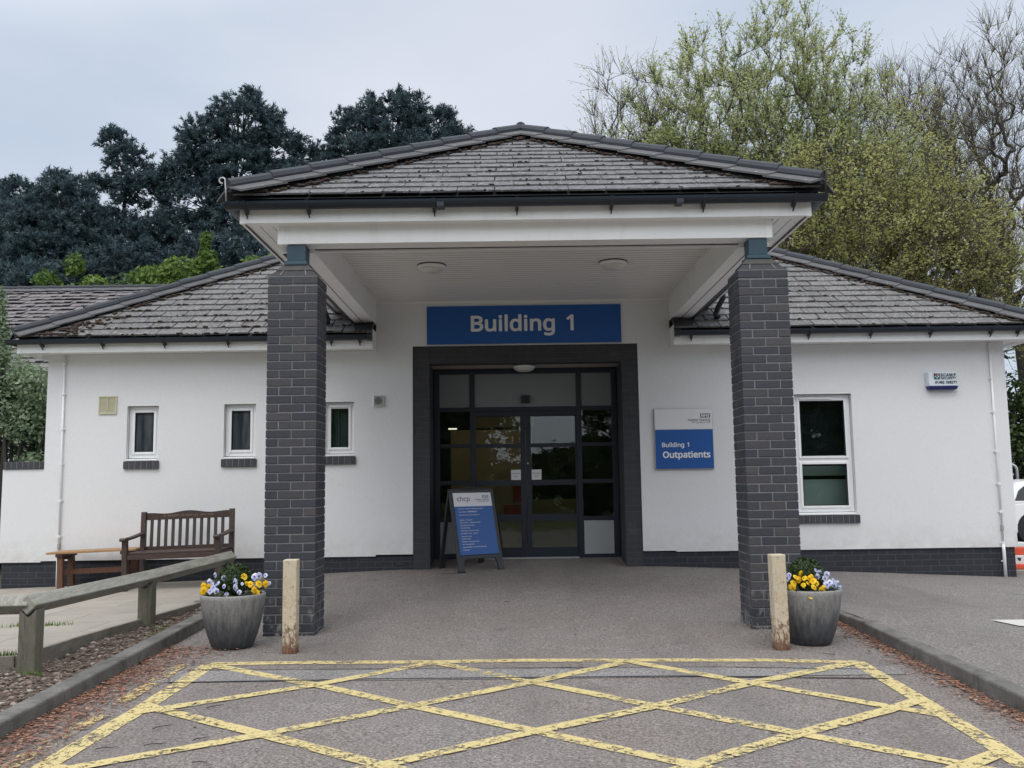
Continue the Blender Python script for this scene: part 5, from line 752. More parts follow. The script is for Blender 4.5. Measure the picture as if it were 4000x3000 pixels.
b=MB(); b.add([(-27,ny,nz-.05),(-4.6,ny,nz-.05),(-4.6,27,nz+P*6.3-.05),(-27,27,nz+P*6.3-.05),(-4.6,33.3,nz-.05),(-27,33.3,nz-.05)],[(0,1,2,3),(3,2,4,5)]); b.build('roof_underlay',M['lead'],NB); hipcaps((-27,27,nz+P*6.3+.05),(-4.6,27,nz+P*6.3+.05),'ridge_tiles',NB,[(0,-1,0),(0,1,0)],droop=.55,w=.24)
# ------------------------------------------------------------------ knee rail fence
kr=thing('knee_rail','low weathered timber rail set diamondwise on stout square posts along the path','rail fence',(-3.3,8.3,0),world=True)
posts=[(-3.365,6.56,.455),(-3.285,8.40,.445),(-3.14,10.2,.47),(-4.9,6.40,.455)]
for (x,y,zt) in posts:
    b=MB(); w=.060; zb=min(gravz(x,y),slabz(x))-.15
    vs=[(x+a*w,y+c*w,z) for z in (zb,) for a,c in ((-1,-1),(1,-1),(1,1),(-1,1))]+[(x-w,y-w,zt),(x,y-w,zt-.06),(x+w,y-w,zt),(x+w,y+w,zt),(x,y+w,zt-.06),(x-w,y+w,zt)]
    b.add(vs,[(0,3,2,1),(0,1,6,5,4),(1,2,7,6),(2,3,9,8,7),(3,0,4,9),(4,5,8,9),(5,6,7,8)]); b.build('post',M['post_wood'],kr,bev=.006,recalc=True)
def diamond(p,q,s=.054):
    p=Vector(p);q=Vector(q);d=(q-p).normalized();x=d.cross(Vector((0,0,1))).normalized();u=x.cross(d); b=MB(); k=s*1.30; vs=[c+x*a*k+u*e*k for c in (p,q) for a,e in ((-1,0),(0,-1),(1,0),(0,1))]; b.add(vs,[(3,2,1,0),(4,5,6,7),(0,1,5,4),(1,2,6,5),(2,3,7,6),(3,0,4,7)]); b.build('rail',M['grey_rail_wood'],kr,bev=.008,recalc=True)
zr=.485
diamond((-3.372,6.50,zr),(-3.285,8.40,zr-.005)); diamond((-3.285,8.405,zr-.005),(-3.13,10.36,zr+.03)); diamond((-3.372,6.55,zr),(-5.2,6.36,zr))
# ------------------------------------------------------------------ bench and side table
bn=thing('park_bench','dark brown slatted wooden bench with carved top rail against the wall','bench',(-4.625,11.60,slabz(-4.1)-.005),(0,-.027,0))
Wb=1.16
def part(fn,name,mat,parent,bev=.004): b=MB(); fn(b); return b.build(name,mat,parent,bev=bev,recalc=True)
for x in (.0,Wb-.06): part(lambda b:b.prism([(x,-.03,-.02),(x,.03,-.02),(x,.03,.42),(x,.075,.905),(x,.02,.905),(x,-.03,.42)],(.06,0,0)),'leg',M['bench_wood'],bn); part(lambda b:b.box(x,x+.06,-.56,-.50,-.02,.585),'leg',M['bench_wood'],bn)
def back(b):
    n=24; top=[];w0,w1=.06,Wb-.06
    for i in range(n+1): t=i/n; top.append((w0+(w1-w0)*t,.045,.875+.012*math.cos(t*2*math.pi*2)+.018*math.sin(t*math.pi)))
    poly=[(w1,.045,.80),(w0,.045,.80)]; 
    for i in range(n): a,c=top[i],top[i+1]; b.add([(a[0],.04,.80),(c[0],.04,.80),(c[0],.04,c[2]),(a[0],.04,a[2]),(a[0],.075,.80),(c[0],.075,.80),(c[0],.08,c[2]),(a[0],.08,a[2])],[(0,1,2,3),(7,6,5,4),(3,2,6,7),(4,5,1,0)])
    b.box(w0,w1,.0,.035,.425,.475)
part(back,'backrest',M['bench_wood'],bn,0)
bk=[c for c in bn.children if c.name.startswith('backrest')] or [o for o in bpy.data.objects if o.name=='backrest']; bk=bk[0]
for i in range(11): x=.125+i*.0885; part(lambda b:b.prism([(x-.019,.012,.47),(x+.019,.012,.47),(x+.019,.05,.805),(x-.019,.05,.805)],(0,.016,0)),'slat',M['bench_slat_wood'],bk,.002)
fittext('carving','IN MEMORY OF FRED LEY  MAY 2000',.27,.90,.836,.022,M['carve'],bk,.0385,.01)
def seat(b):
    for i in range(5): y=-.53+i*.105; b.box(.03,Wb-.03,y,y+.088,.412,.435)
    b.box(.06,Wb-.06,-.55,-.525,.355,.41); b.box(.06,Wb-.06,-.01,.015,.355,.41)
    for x in (.01,Wb-.05): b.box(x,x+.04,-.5,-.03,.36,.41)
part(seat,'seat',M['bench_wood'],bn,.003)
for x in (-.008,Wb-.062): part(lambda b:b.prism([(x,-.60,.575),(x,-.615,.595),(x,-.60,.615),(x,-.45,.612),(x,-.30,.622),(x,.0,.655),(x,.0,.63),(x,-.30,.594),(x,-.45,.585)],(.07,0,0)),'armrest',M['bench_wood'],bn)
tb=thing('side_table','low brown trestle table with pale plank top beside the bench','table',(-5.72,11.76,slabz(-5.2)-.01),(0,-.035,0))
part(lambda b:[b.box(-.05,1.07,-.21+i*.142,-.21+i*.142+.138,.435,.462) for i in range(3)],'tabletop',M['table_top_wood'],tb)
for x in (.06,.86):
    part(lambda b:(b.box(x,x+.09,-.20,.20,.395,.434),b.box(x-.03,x+.12,-.06,.06,.36,.395)),'bearer',M['bench_wood'],tb)
    for y in (-.15,.13): part(lambda b:b.box(x+.01,x+.08,y-.03,y+.03,-.03,.395),'leg',M['table_wood'],tb)
part(lambda b:b.box(.1,.9,-.035,.02,.17,.235),'stretcher',M['table_wood'],tb)
# ------------------------------------------------------------------ bollards
for x,y,lab,rz,tilt in ((-1.747,7.345,'rusty cream square steel bollard in front of the left brick column',.0,.0),(2.035,7.225,'rusty cream square steel bollard in front of the right brick column',.05,-.010)):
    b=MB(); z0=g(x,y)-.05; b.box(-.054,.054,-.054,.054,-.05,.715); o=b.build('bollard',M['bollard'],bev=.007); o.location=(x,y,g(x,y)); o.rotation_euler=(0,tilt,rz); tag(o,lab,'bollard','square steel bollards before the columns')
# ------------------------------------------------------------------ planters
def pansy(parent,x,y,z,kind,s,rx,rz):
    e=MB(); petals=[(90,1.0,1.0),(35,.95,.9),(145,.95,.9),(-20,.95,1.0),(200,.95,1.0),(-90,1.15,1.1)]
    for a,l,w in petals:
        a=R(a+random.uniform(-6,6)); c,sn=math.cos(a),math.sin(a); pts=[]
        for u,vv,d in ((0,0,0),(.35,-.42,.02),(.85,-.5,-.06),(1.12,0,-.10),(.85,.5,-.06),(.35,.42,.02)):
            px=u*l*s*.55; py=vv*w*s*.55; pts.append((px*c-py*sn,-d*s+random.uniform(-.04,.04)*s,px*sn+py*c))
        e.add(pts,[(0,1,2,3,4,5)])
    M4=Matrix.Translation((x,y,z))@Euler((rx,0,rz)).to_matrix().to_4x4(); e.xf(M4); o=e.build('pansy',M['yellow_petals' if kind=='y' else 'lilac_petals'],parent,uv=False)
    c=MB(); c.ball((0,-.1*s,-.05*s),s*.17 if kind=='y' else s*.17,s*.05,s*.15 if kind=='y' else s*.16,7,4); c.xf(M4); c.build('eye',M['amber' if kind=='y' else 'violet'],o,uv=False)
def leafballs(n,r,c,s,squash=1,low=-1,seed=0):
    V=np.zeros((n*4,3));F=np.arange(n*4).reshape(n,4)
    for i in range(n):
        while True:
            d=RNG.normal(size=3); d/=np.linalg.norm(d)
            if d[2]>low: break
        rr=r*(1-.25*RNG.random()**2); p=np.array(c)+d*np.array([1,1,squash])*rr; a=np.cross(d,RNG.normal(size=3)); a/=np.linalg.norm(a); bb=np.cross(d,a)+d*RNG.uniform(-.3,.9); L=s*RNG.uniform(.6,1.3); w=L*.5
        V[4*i:4*i+4]=[p-a*w,p+bb*L*.1+d*L*.2+bb*L*.0+a*0-bb*L*.4,p+a*w,p+bb*L+d*L*.5]
    return V,F
def planter(x,y,label,kind,flowers):
    p=thing('planter',label,'planter',(x,y,g(x,y)),(0,0,random.uniform(0,.4)*0)); prof=[(.150,0),(.163,.012),(.196,.10),(.224,.20),(.243,.30),(.254,.385),(.258,.415),(.250,.425),(.236,.420),(.232,.40),(.225,.35)]
    b=MB(); b.lathe(prof,40,cap=False); b.build('pot',M['pot'],p,smooth=True); b=MB(); b.lathe([(.001,.385),(.228,.378)],24,cap=False); b.build('soil',M['soil'],p,recalc=True)
    V,F=leafballs(1500,.138,(.0,.03,.515),.016,1.0,-.5); npmesh('box_ball',V,F,M['box_leaves'],p,False,RNG.random(len(F))); b=MB(); b.ball((0,.03,.515),.118,.118,.115,14,9,jit=.03); b.build('box_core',M['dark_leaves'],p,smooth=True)
    V=[];n=520
    for i in range(n):
        a=RNG.uniform(0,6.28); rr=.245*math.sqrt(RNG.uniform(.12,1)); px,py=rr*math.cos(a),rr*math.sin(a); pz_=.40+.07*(1-(rr/.25)**2)+RNG.uniform(-.01,.030); t=RNG.uniform(0,6.28); L=RNG.uniform(.018,.04); w=L*.32; d=np.array([math.cos(t),math.sin(t),RNG.uniform(-.3,.6)]); q=np.array([-math.sin(t),math.cos(t),0])*w; P=np.array([px,py,pz_]); V+=[P-d*L*.5,P-q,P+d*L*.5,P+q]
    npmesh('pansy_foliage',np.array(V),np.arange(len(V)).reshape(-1,4),M['dark_leaves'],p,False,RNG.random(n))
    for (fx,fz,k,s) in flowers:
        dd=max(0,.235**2-fx*fx); fy=-math.sqrt(dd)*(1-max(0,(fz-.40))*4.0)+random.uniform(-.02,.02); fy=max(-.25,min(.10,fy)); pansy(p,fx,fy,fz,k,s*random.uniform(.85,1.1),random.uniform(-.8,.25),random.uniform(-.7,.7)+fx*1.2)
def fl(pts,ox,oz,sc): return [((x-ox)*sc,(oz-y)*sc,k,s) for x,y,k,s in pts]
scL=2.09e-3/3.6875  # metres per pixel of a close view of the pots
Lf=[(270,560,'y',.05),(320,590,'y',.055),(245,600,'y',.045),(290,530,'y',.04),(405,545,'y',.04),(220,640,'y',.03),(870,410,'y',.055),(975,510,'y',.05),(1080,515,'y',.055),(1160,525,'y',.05),(1040,590,'y',.04),(1050,640,'y',.058),(930,500,'y',.03),
 (460,385,'l',.036),(600,425,'l',.045),(385,480,'l',.045),(525,490,'l',.05),(630,530,'l',.035),(540,585,'l',.05),(450,590,'l',.05),(770,480,'l',.048),(800,545,'l',.05),(745,410,'l',.03),(1015,415,'l',.05),(1065,410,'l',.045),(1140,410,'l',.035),(690,635,'l',.035),(865,605,'l',.036),(880,500,'l',.025),(1205,520,'l',.03),(460,500,'l',.024),(480,540,'l',.04)]
planter(-2.275,7.60,'grey glazed pot of yellow and lilac pansies between the kerb and left column','L',fl(Lf,690,690+.40/scL*0+ (0.405/scL),scL))
Rf=[(680,430,'y',.045),(690,475,'y',.045),(590,465,'y',.04),(625,500,'y',.04),(560,540,'y',.05),(525,590,'y',.055),(665,560,'y',.035),(755,480,'y',.04),(800,465,'y',.04),(795,510,'y',.05),(840,540,'y',.045),(785,585,'y',.05),(735,540,'y',.035),(870,620,'y',.05),(905,595,'y',.04),(708,675,'y',.055),
 (465,410,'l',.04),(525,445,'l',.04),(495,480,'l',.045),(440,500,'l',.03),(880,385,'l',.035),(878,465,'l',.05),(930,420,'l',.04),(965,485,'l',.045),(1010,440,'l',.04),(965,560,'l',.05),(1015,535,'l',.045),(1075,575,'l',.045),(1090,510,'l',.035),(1150,560,'l',.045),(1225,590,'l',.04),(1180,620,'l',.03)]
scR=2.05e-3/3.455
planter(2.325,7.44,'grey weathered pot of yellow and lilac pansies beside the right bollard','R',fl(Rf,800,665+.405/scR,scR))
# ------------------------------------------------------------------ A-board
ang=math.atan2(.336,.513)
ab=thing('sandwich_board','black framed blue and white sandwich board standing before the left door','sandwich board',(-.41,11.90,g(-.41,11.9)),(0,0,ang))
lean=R(14.2); H=1.07
ML=Matrix.Translation((0,0,0))@Matrix.Rotation(-lean,4,'X')   # local panel: x across, z up, faces -y, leans back
def aframe(b,w=.335):
    b.box(-w,w,-.012,.018,H-.06,H-.0); b.box(-w,-w+.05,-.012,.018,.16,H-.06); b.box(w-.05,w,-.012,.018,.16,H-.06); b.box(-w+.05,w-.05,-.012,.018,.16,.205)
    for sg in (-1,1): b.prism([(sg*w,-.012,.165),(sg*(w-.115),-.012,.165),(sg*(w-.085),-.012,.10),(sg*(w-.08),-.012,.0),(sg*w,-.012,.0)],(0,.03,0))
    n=8; pts=[(-.22+.44*i/n,-.012,H+.028*math.sin(math.pi*i/n)) for i in range(n+1)]; b.prism([(-.24,-.012,H-.01)]+pts+[(.24,-.012,H-.01)],(0,.03,0))
b=MB(); aframe(b); b.xf(ML); b.build('front_frame',M['boardframe'],ab,bev=.004,recalc=True)
b=MB(); aframe(b); b.xf(Matrix.Translation((0,2*math.tan(lean)*H*math.cos(lean)*1.0,0))@Matrix.Rotation(math.pi,4,'Z')@Matrix.Rotation(-lean,4,'X')); b.build('back_frame',M['boardframe'],ab,bev=.004,recalc=True)
b=MB()
for sg in (-1,1): b.box(sg*.335 if sg<0 else .255,sg*.335+.08 if sg<0 else .335,-.03,.03,-.012,.012)
b.build('rubber_foot',M['black'],ab)
px0,px1,pz0,pz1=-.285,.285,.210,1.015
def pw(u): return px0+(px1-px0)*u
def pv(v): return pz1-(pz1-pz0)*v
b=MB(); b.box(px0,px1,-.016,-.0125,pv(.222),pz1); b.xf(ML); b.build('white_panel',M['signwhite'],ab); b=MB(); b.box(px0,px1,-.016,-.0125,pz0,pv(.222)); b.xf(ML); b.build('blue_panel',M['signblue'],ab)
def abt(t,u0,u1,v,cap,mat,bold=.02,name='lettering',shear=0): return fittext(name,t,pw(u0),pw(u1),pv(v),cap,mat,ab,-.0172,bold,shear,M4=ML)
abt('chcp',.09,.42,.135,.060,M['grey_letter'],.012)
b=MB(); b.box(pw(.76),pw(.925),-.0172,-.0165,pv(.085),pv(.04)); b.xf(ML); lg=b.build('logo',M['logoblue'],ab); fittext('logo_letters','NHS',pw(.77),pw(.915),pv(.078),.027,M['letter'],lg,-.0185,.06,.2,M4=ML)
abt('Humber Teaching',.565,.925,.122,.017,M['ink']); abt('NHS Foundation Trust',.63,.925,.148,.010,M['ink'],.01)
LT=M['letter']
for t,v,u1,c in (('To Access Any Of The Following Services',.268,.74,.0125),('(Treatment Entrance Off Bridge Lane)',.368,.62,.0115),('Podiatry / Chiropody',.45,.42,.0125),('Wound Clinic / Treatment Room',.492,.62,.0125),('Occupational Therapy',.535,.45,.0125),('Physiotherapy',.577,.33,.0125),('Community / District Nurses',.622,.56,.0125),('Macmillan Team / Nurses',.665,.52,.0125),('Diabetes Nurse',.712,.35,.0125),('Heart Failure',.752,.31,.0125),('Bladder And Bowel Care',.797,.52,.0125),('Pain Management',.838,.39,.0125),('Sexual Health and family planning',.883,.69,.0125),('Dietetics',.928,.25,.0125)): abt(t,.085,u1,v,c,LT,.03)
abt('Please Report To',.085,.34,.318,.0125,LT,.02); abt('Building 2',.35,.57,.318,.019,LT,.035)
# ------------------------------------------------------------------ car, barrier, notice hoop beyond the right corner
def car(x,y,z,label):
    c=thing('parked_car',label,'car',(x,y,z)); Wd=.86
    prof=[(-.62,.28),(-.66,.45),(-.64,.72),(-.55,.95),(-.40,1.22),(-.15,1.43),(.5,1.48),(1.2,1.44),(1.75,1.20),(2.15,.98),(2.9,.86),(3.18,.70),(3.25,.48),(3.2,.28)]
    b=MB(); secs=[]; n=len(prof); body=[]
    for yy,ins,zs in ((-Wd,.0,0),(-Wd*.93,.0,0),):
        pass
    lower=[(-.62,.22),(-.67,.45),(-.65,.72),(-.55,.92),(.3,.95),(1.75,.95),(2.2,.95),(2.9,.86),(3.18,.70),(3.25,.48),(3.2,.22)]
    b.prism([(px,-Wd,pz_) for px,pz_ in lower],(0,2*Wd,0)); upper=[(-.55,.92),(-.40,1.22),(-.15,1.40),(.5,1.46),(1.2,1.42),(1.7,1.20),(2.2,.95)]
    vs=[]
    for sg in (-1,1):
        for px,pz_ in upper: t=(pz_-.92)/.54; vs.append((px,sg*(Wd-.18*t),pz_))
    m=len(upper); b.add(vs,[tuple(range(m)),tuple(range(2*m-1,m-1,-1))]+[(i+1,i,m+i,m+i+1) for i in range(m-1)]); b.build('body',M['carpaint'],c,bev=.05,recalc=True)
    for sg in (-1,):
        for poly in ([(-.36,.97),(-.22,1.20),(.02,1.36),(.48,1.39),(.48,.97)],[(.56,.97),(.56,1.39),(1.15,1.35),(1.58,1.16),(1.9,.97)]):
            g_=MB(); g_.prism([(px,sg*(Wd-.18*(pz_-.92)/.54+.012),pz_) for px,pz_ in poly],(0,.01,0)); g_.build('window',M['carglass'],c,recalc=True)
    g_=MB(); g_.add([(1.74,-.62,1.20),(1.74,.62,1.20),(2.19,.7,.975),(2.19,-.7,.975)],[(0,1,2,3)]); g_.xf(Matrix.Translation((.02,0,.02))); g_.build('windscreen',M['carglass'],c)
    for wx in (.02,2.55):
        for sg in (-1,1):
            w=MB(); w.tube([(wx,sg*(Wd-.16),.31),(wx,sg*(Wd+.012),.31)],.31,24); t=w.build('wheel',M['tyre'],c,bev=.02); r=MB(); r.tube([(wx,sg*(Wd),.31),(wx,sg*(Wd+.02),.31)],.20,16); r.build('rim',M['rim'],t)
            a=MB(); a.tube([(wx,sg*(Wd-.2),.33),(wx,sg*(Wd+.006),.33)],.37,24); a.build('wheel_arch',M['tyre'],c)
    l=MB(); l.box(-.66,-.55,-.86,-.62,.70,.92); l.build('tail_lamp',M['lampred'],c,bev=.02); return c
car(12.05,22.5,-.235,'white car parked beyond the right end of the building')
bx,by=6.86,12.75
s=thing('traffic_barrier','orange and white plastic traffic barrier standing round the right corner','barrier',(bx,by,-.02))
b=MB(); b.box(-.24,.5,-.2,.2,-.02,.06); b.build('base',M['slab'],s,bev=.02); b=MB(); b.box(-.22,.42,-.17,.17,.06,.13); b.box(-.16,.17,-.12,.12,.24,.35); b.build('orange_block',M['orange'],s,bev=.015); b=MB(); b.box(-.20,.19,-.135,-.115,.125,.245); b.box(-.17,.12,-.11,.11,.35,.41); b.box(-.1,.1,-.1,.1,.13,.24); b.build('white_block',M['barwhite'],s,bev=.015); b=MB(); b.add([(-.05,-.137,.17),(-.035,-.137,.165),(-.02,-.137,.20),(-.03,-.137,.215),(-.08,-.137,.21)],[(0,1,2,3,4)]); b.build('mark',M['ink'],s,recalc=True)
s=thing('notice_stand','dark notice board with a rounded bright metal hoop behind the car','notice board',(13.35,25.2,-.31)); s.scale=(1.32,1.32,1.32)
b=MB(); b.tube([(-.42,0,0),(-.42,0,1.35)]+[(-.42+.12*(1-math.cos(a)),0,1.35+.12*math.sin(a)) for a in (.4,.8,1.2,1.57)]+[(.14,0,1.47)]+[(.16+.12*math.sin(a),0,1.35+.12*math.cos(a)) for a in (.3,.8,1.2,1.57)]+[(.28,0,0)],.028,10); b.build('hoop',M['chrome'],s,smooth=True); b=MB(); b.box(-.38,.16,-.02,.02,.55,1.42); b.build('board',M['roomdark'],s,bev=.01); b=MB(); b.box(-.05,.08,-.025,-.021,1.1,1.22); b.build('red_notice',M['redbox'],s)
# ------------------------------------------------------------------ trees
def tubes_np(segs,n=5):
    segs=np.array(segs,dtype=np.float64); P=segs[:,0:3];Q=segs[:,3:6];r0=segs[:,6];r1=segs[:,7]; d=Q-P; L=np.linalg.norm(d,axis=1,keepdims=True); d=d/np.maximum(L,1e-6)
    ref=np.where(np.abs(d[:,2:3])<.9,np.array([[0,0,1.]]),np.array([[1.,0,0]])); x=np.cross(d,ref); x/=np.linalg.norm(x,axis=1,keepdims=True); y=np.cross(d,x); V=[];k=len(segs)
    a=np.arange(n)*2*math.pi/n; ring=x[:,None,:]*np.cos(a)[None,:,None]+y[:,None,:]*np.sin(a)[None,:,None]
    V=np.concatenate([P[:,None,:]+ring*r0[:,None,None],Q[:,None,:]+ring*r1[:,None,None]],axis=1).reshape(-1,3)
    base=(np.arange(k)*2*n)[:,None]; i=np.arange(n); j=(i+1)%n; F=np.stack([base+i,base+j,base+j+n,base+i+n],-1).reshape(-1,4); return V,F
def grow(p,d,L,r,lvl,maxl,segs,tips,par):
    nseg=par.get('nseg',4); pos=np.array(p,float); dr=np.array(d,float); dr/=np.linalg.norm(dr)
    for i in range(nseg):
        dr=dr+RNG.normal(0,par['wander'],3)+np.array([0,0,par['up'][min(lvl,len(par['up'])-1)]]); dr/=np.linalg.norm(dr)
        q=pos+dr*L/nseg; ra=r*(1-.55*i/nseg); rb=r*(1-.55*(i+1)/nseg); segs.append((*pos,*q,ra,rb)); pos=q
        if lvl>=maxl-1: tips.append((*pos,*dr))
        if lvl<maxl and (i>=par['first'] if lvl==0 else i>=0):
            for c in range(par['kids'][min(lvl,len(par['kids'])-1)]):
                if RNG.random()<par.get('prob',.9):
                    az=RNG.uniform(0,2*math.pi); el=par['angle']*RNG.uniform(.7,1.25); x=np.cross(dr,RNG.normal(size=3)); x/=np.linalg.norm(x); nd=dr*math.cos(el)+x*math.sin(el)
                    grow(pos,nd,L*par['ratio']*RNG.uniform(.75,1.15),max(rb*.62,par['rmin']),lvl+1,maxl,segs,tips,par)
    if lvl<maxl: grow(pos,dr+RNG.normal(0,.15,3),L*par['ratio'],max(r*.45*.9,par['rmin']),lvl+1,maxl,segs,tips,par)
def leaves(tips,per,spread,size,horiz=.5):
    T=np.array(tips); n=len(T)*per; idx=np.repeat(np.arange(len(T)),per); P=T[idx,0:3]+RNG.normal(0,spread,(n,3)); nr=RNG.normal(size=(n,3)); nr[:,2]=np.abs(nr[:,2])+horiz; nr/=np.linalg.norm(nr,axis=1,keepdims=True); a=np.cross(nr,RNG.normal(size=(n,3))); a/=np.linalg.norm(a,axis=1,keepdims=True); b=np.cross(nr,a); s=size*RNG.uniform(.6,1.35,(n,1))
    V=np.stack([P-a*s,P-b*s*.6,P+a*s,P+b*s*.6],1).reshape(-1,3); return V,np.arange(n*4).reshape(n,4)
def btree(name,label,x,y,h,par,leafmat,per,spread,size,maxl=4,lean=(0,0),group='spring trees behind the right wing',tr=.22,stems=1,zmin=None):
    t=thing(name,label,'tree',(x,y,-.6),group=group); segs=[];tips=[]
    for k in range(stems):
        d=np.array([lean[0]+ (RNG.normal(0,.16) if stems>1 else 0),lean[1]+(RNG.normal(0,.10) if stems>1 else 0),1.]); grow((RNG.normal(0,.2) if stems>1 else 0,0,0),d,h*par.get('trunk',.42),tr*(1 if stems==1 else .7),0,maxl,segs,tips,par)
    S_=np.array(segs); top=S_[:,5].max(); sc=h/top; S_[:,[0,1,2,3,4,5]]*=sc; T=np.array(tips); T[:,:3]*=sc
    big=S_[:,6]>.05; V,F=tubes_np(S_[big],7); npmesh('trunk',V,F,M['bark'],t,True); V,F=tubes_np(S_[~big],4); npmesh('branches',V,F,M['twig'],t)
    if per: V,F=leaves(T,per,spread,size); o=npmesh('crown',V,F,M[leafmat],t,False,np.repeat(RNG.random(len(T)),per)*.6+RNG.random(len(F))*.4)
    return t
def crowntree(name,label,x,y,lobes,n,leafmat,leafn,lsize,seed,group='spring trees behind the right wing',base_r=.30,fork=.35,twigs=7,twl=.75,trunkx=0,density=None):
    """limbs grown out to points spread through the crown's volume, each point ending in a fan of twigs"""
    rg=np.random.default_rng(seed); t=thing(name,label,'tree',(x,y,-.6),group=group)
    P=[]
    for (cx,cy,cz,rx,ry,rz,w) in lobes:
        m=int(n*w); d=rg.normal(size=(m,3)); d/=np.linalg.norm(d,axis=1,keepdims=True); rr=rg.uniform(.08,1,(m,1))**.5; P.append(np.array([cx,cy,cz])+d*rr*np.array([rx,ry,rz]))
    P=np.vstack(P); zlow=P[:,2].min(); root=np.array([trunkx,0,0.]); fk=np.array([trunkx*.5,0,zlow*.75+ (P[:,2].mean()-zlow)*fork*.3])
    N=[root,fk*.5+root*.5+rg.normal(0,.12,3)*[1,1,0],fk]; par=[-1,0,1]
    order=np.argsort(np.linalg.norm(P-fk,axis=1)); arr=np.zeros((len(P)*3+10,3)); arr[:3]=N; cnt=3; parr=[-1,0,1]; tip=[]
    for oi in order:
        p=P[oi]; v=p-arr[2:cnt]; dist=np.linalg.norm(v,axis=1); pen=np.where(v[:,2]<0,-v[:,2]*1.2,0)+.42*np.linalg.norm(arr[2:cnt]-fk,axis=1); k=int(np.argmin(dist+pen))+2
        q=arr[k]; L=np.linalg.norm(p-q); mid=q+(p-q)*.5+rg.normal(0,.035*L,3)+np.array([0,0,.05*L]); arr[cnt]=mid; parr.append(k); arr[cnt+1]=p; parr.append(cnt); tip.append(cnt+1); cnt+=2
    w=np.zeros(cnt); w[tip]=1.
    for k in range(cnt-1,0,-1): w[parr[k]]+=w[k]
    rad=np.maximum(.008,base_r*(w/w[0])**.62); segs=[(*arr[parr[k]],*arr[k],min(rad[parr[k]],rad[k]*1.5),rad[k]) for k in range(1,cnt)]
    S_=np.array(segs); big=S_[:,6]>.045; V,F=tubes_np(S_[big],7); npmesh('trunk',V,F,M['bark'],t,True)
    c0=np.array([np.mean([l[0] for l in lobes]),0,min(l[2]-l[5] for l in lobes)]); ts=[];LP=[]
    for k in tip:
        p=arr[k]; out=p-c0; out/=np.linalg.norm(out); d0=arr[k]-arr[parr[k]]; d0/=max(1e-6,np.linalg.norm(d0)); m=rg.integers(twigs-2,twigs+2)
        for _ in range(m):
            d=out*.7+d0*.5+rg.normal(0,.42,3)+np.array([0,0,.12]); d/=np.linalg.norm(d); L=twl*rg.uniform(.5,1.25); a=p; st=p
            d2=d+rg.normal(0,.22,3); d2/=np.linalg.norm(d2); b1=a+d*L*.5; b2=b1+d2*L*.5; ts+=[(*a,*b1,.008,.006),(*b1,*b2,.006,.003)]
            for _l in range(leafn if rg.random()<.9 else 0):
                u=rg.uniform(.15,1.05); q=(a+d*L*u) if u<.5 else (b1+d2*L*(u-.5)); LP.append(q+rg.normal(0,.05,3))
    V,F=tubes_np(np.vstack([S_[~big],np.array(ts)]),4); npmesh('branches',V,F,M['twig'],t)
    if LP:
        T=np.array(LP); n_=len(T); nr=rg.normal(0,.55,size=(n_,3)); nr[:,2]+=.9; nr/=np.linalg.norm(nr,axis=1,keepdims=True); a=np.cross(nr,rg.normal(size=(n_,3))); a/=np.linalg.norm(a,axis=1,keepdims=True); b=np.cross(nr,a); sz=lsize*rg.uniform(.6,1.35,(n_,1)); V=np.stack([T-a*sz,T-b*sz*.6,T+a*sz,T+b*sz*.6],1).reshape(-1,3); npmesh('crown',V,np.arange(n_*4).reshape(n_,4),M[leafmat],t,False,rg.random(n_)*.55+.45*(.5+.5*np.sin(T[:,0]*1.3+T[:,2]*1.1+seed)))
    return t
crowntree('beech_tree','tall wide domed beech with dense fresh green leaves behind the canopy ridge',8.7,30,[(-.2,0,12.8,4.8,3.2,5.0,1.0),(1.6,0,11.2,3.8,3,3.4,.45),(-2.6,0,11.0,2.8,2.5,2.8,.3)],980,'spring_leaves',9,.047,1,base_r=.42,twigs=8)
crowntree('beech_tree','slender many stemmed tree with thin pale leaves just right of the canopy ridge',4.3,31,[(0,0,13.4,1.5,1.5,3.6,.55),(-1.2,0,11.4,1.6,1.5,2.6,.45),(.9,0,12.4,1.2,1.2,3.2,.3)],210,'spring_leaves',3,.042,2,base_r=.20,twigs=7,twl=1.0)
crowntree('beech_tree','lower spreading olive green tree above the right wing roof',10.4,27,[(0,0,9.3,4.2,2.6,2.5,1),(-2.2,0,8.2,2.4,2,1.7,.35),(2.4,0,8.0,2.4,2,1.8,.35)],470,'olive_leaves',8,.047,3,base_r=.30,trunkx=-.5)
crowntree('beech_tree','half leafed tree with dark forking limbs between the beech and right edge',14.4,32,[(-.4,0,12.6,2.6,2.2,3.6,1),(.8,0,10.0,2.6,2,2.6,.5)],330,'olive_leaves',5,.045,4,base_r=.34,trunkx=.4,twl=.9)
crowntree('bare_tree','nearly bare tree with purplish twigs at the upper right corner',17.2,31,[(0,0,13.4,2.8,2.2,4.6,1),(-.8,0,10.0,2.0,1.8,2.5,.4)],380,'olive_leaves',2,.030,5,base_r=.30,trunkx=.5,twl=1.0,twigs=8)
crowntree('bare_tree','thin bare tree with fine twigs behind the half leafed tree',17.6,39,[(0,0,16.0,3.6,2.2,4.0,1)],380,'bud_leaves',1,.030,6,base_r=.30,twl=1.1,twigs=8)
crowntree('beech_tree','small light green tree low over the right end of the wing roof',13.4,28,[(0,0,8.3,2.6,2,2.0,1),(1.6,0,6.9,1.6,1.5,1.4,.4)],260,'olive_leaves',5,.045,7,base_r=.22,trunkx=.6)
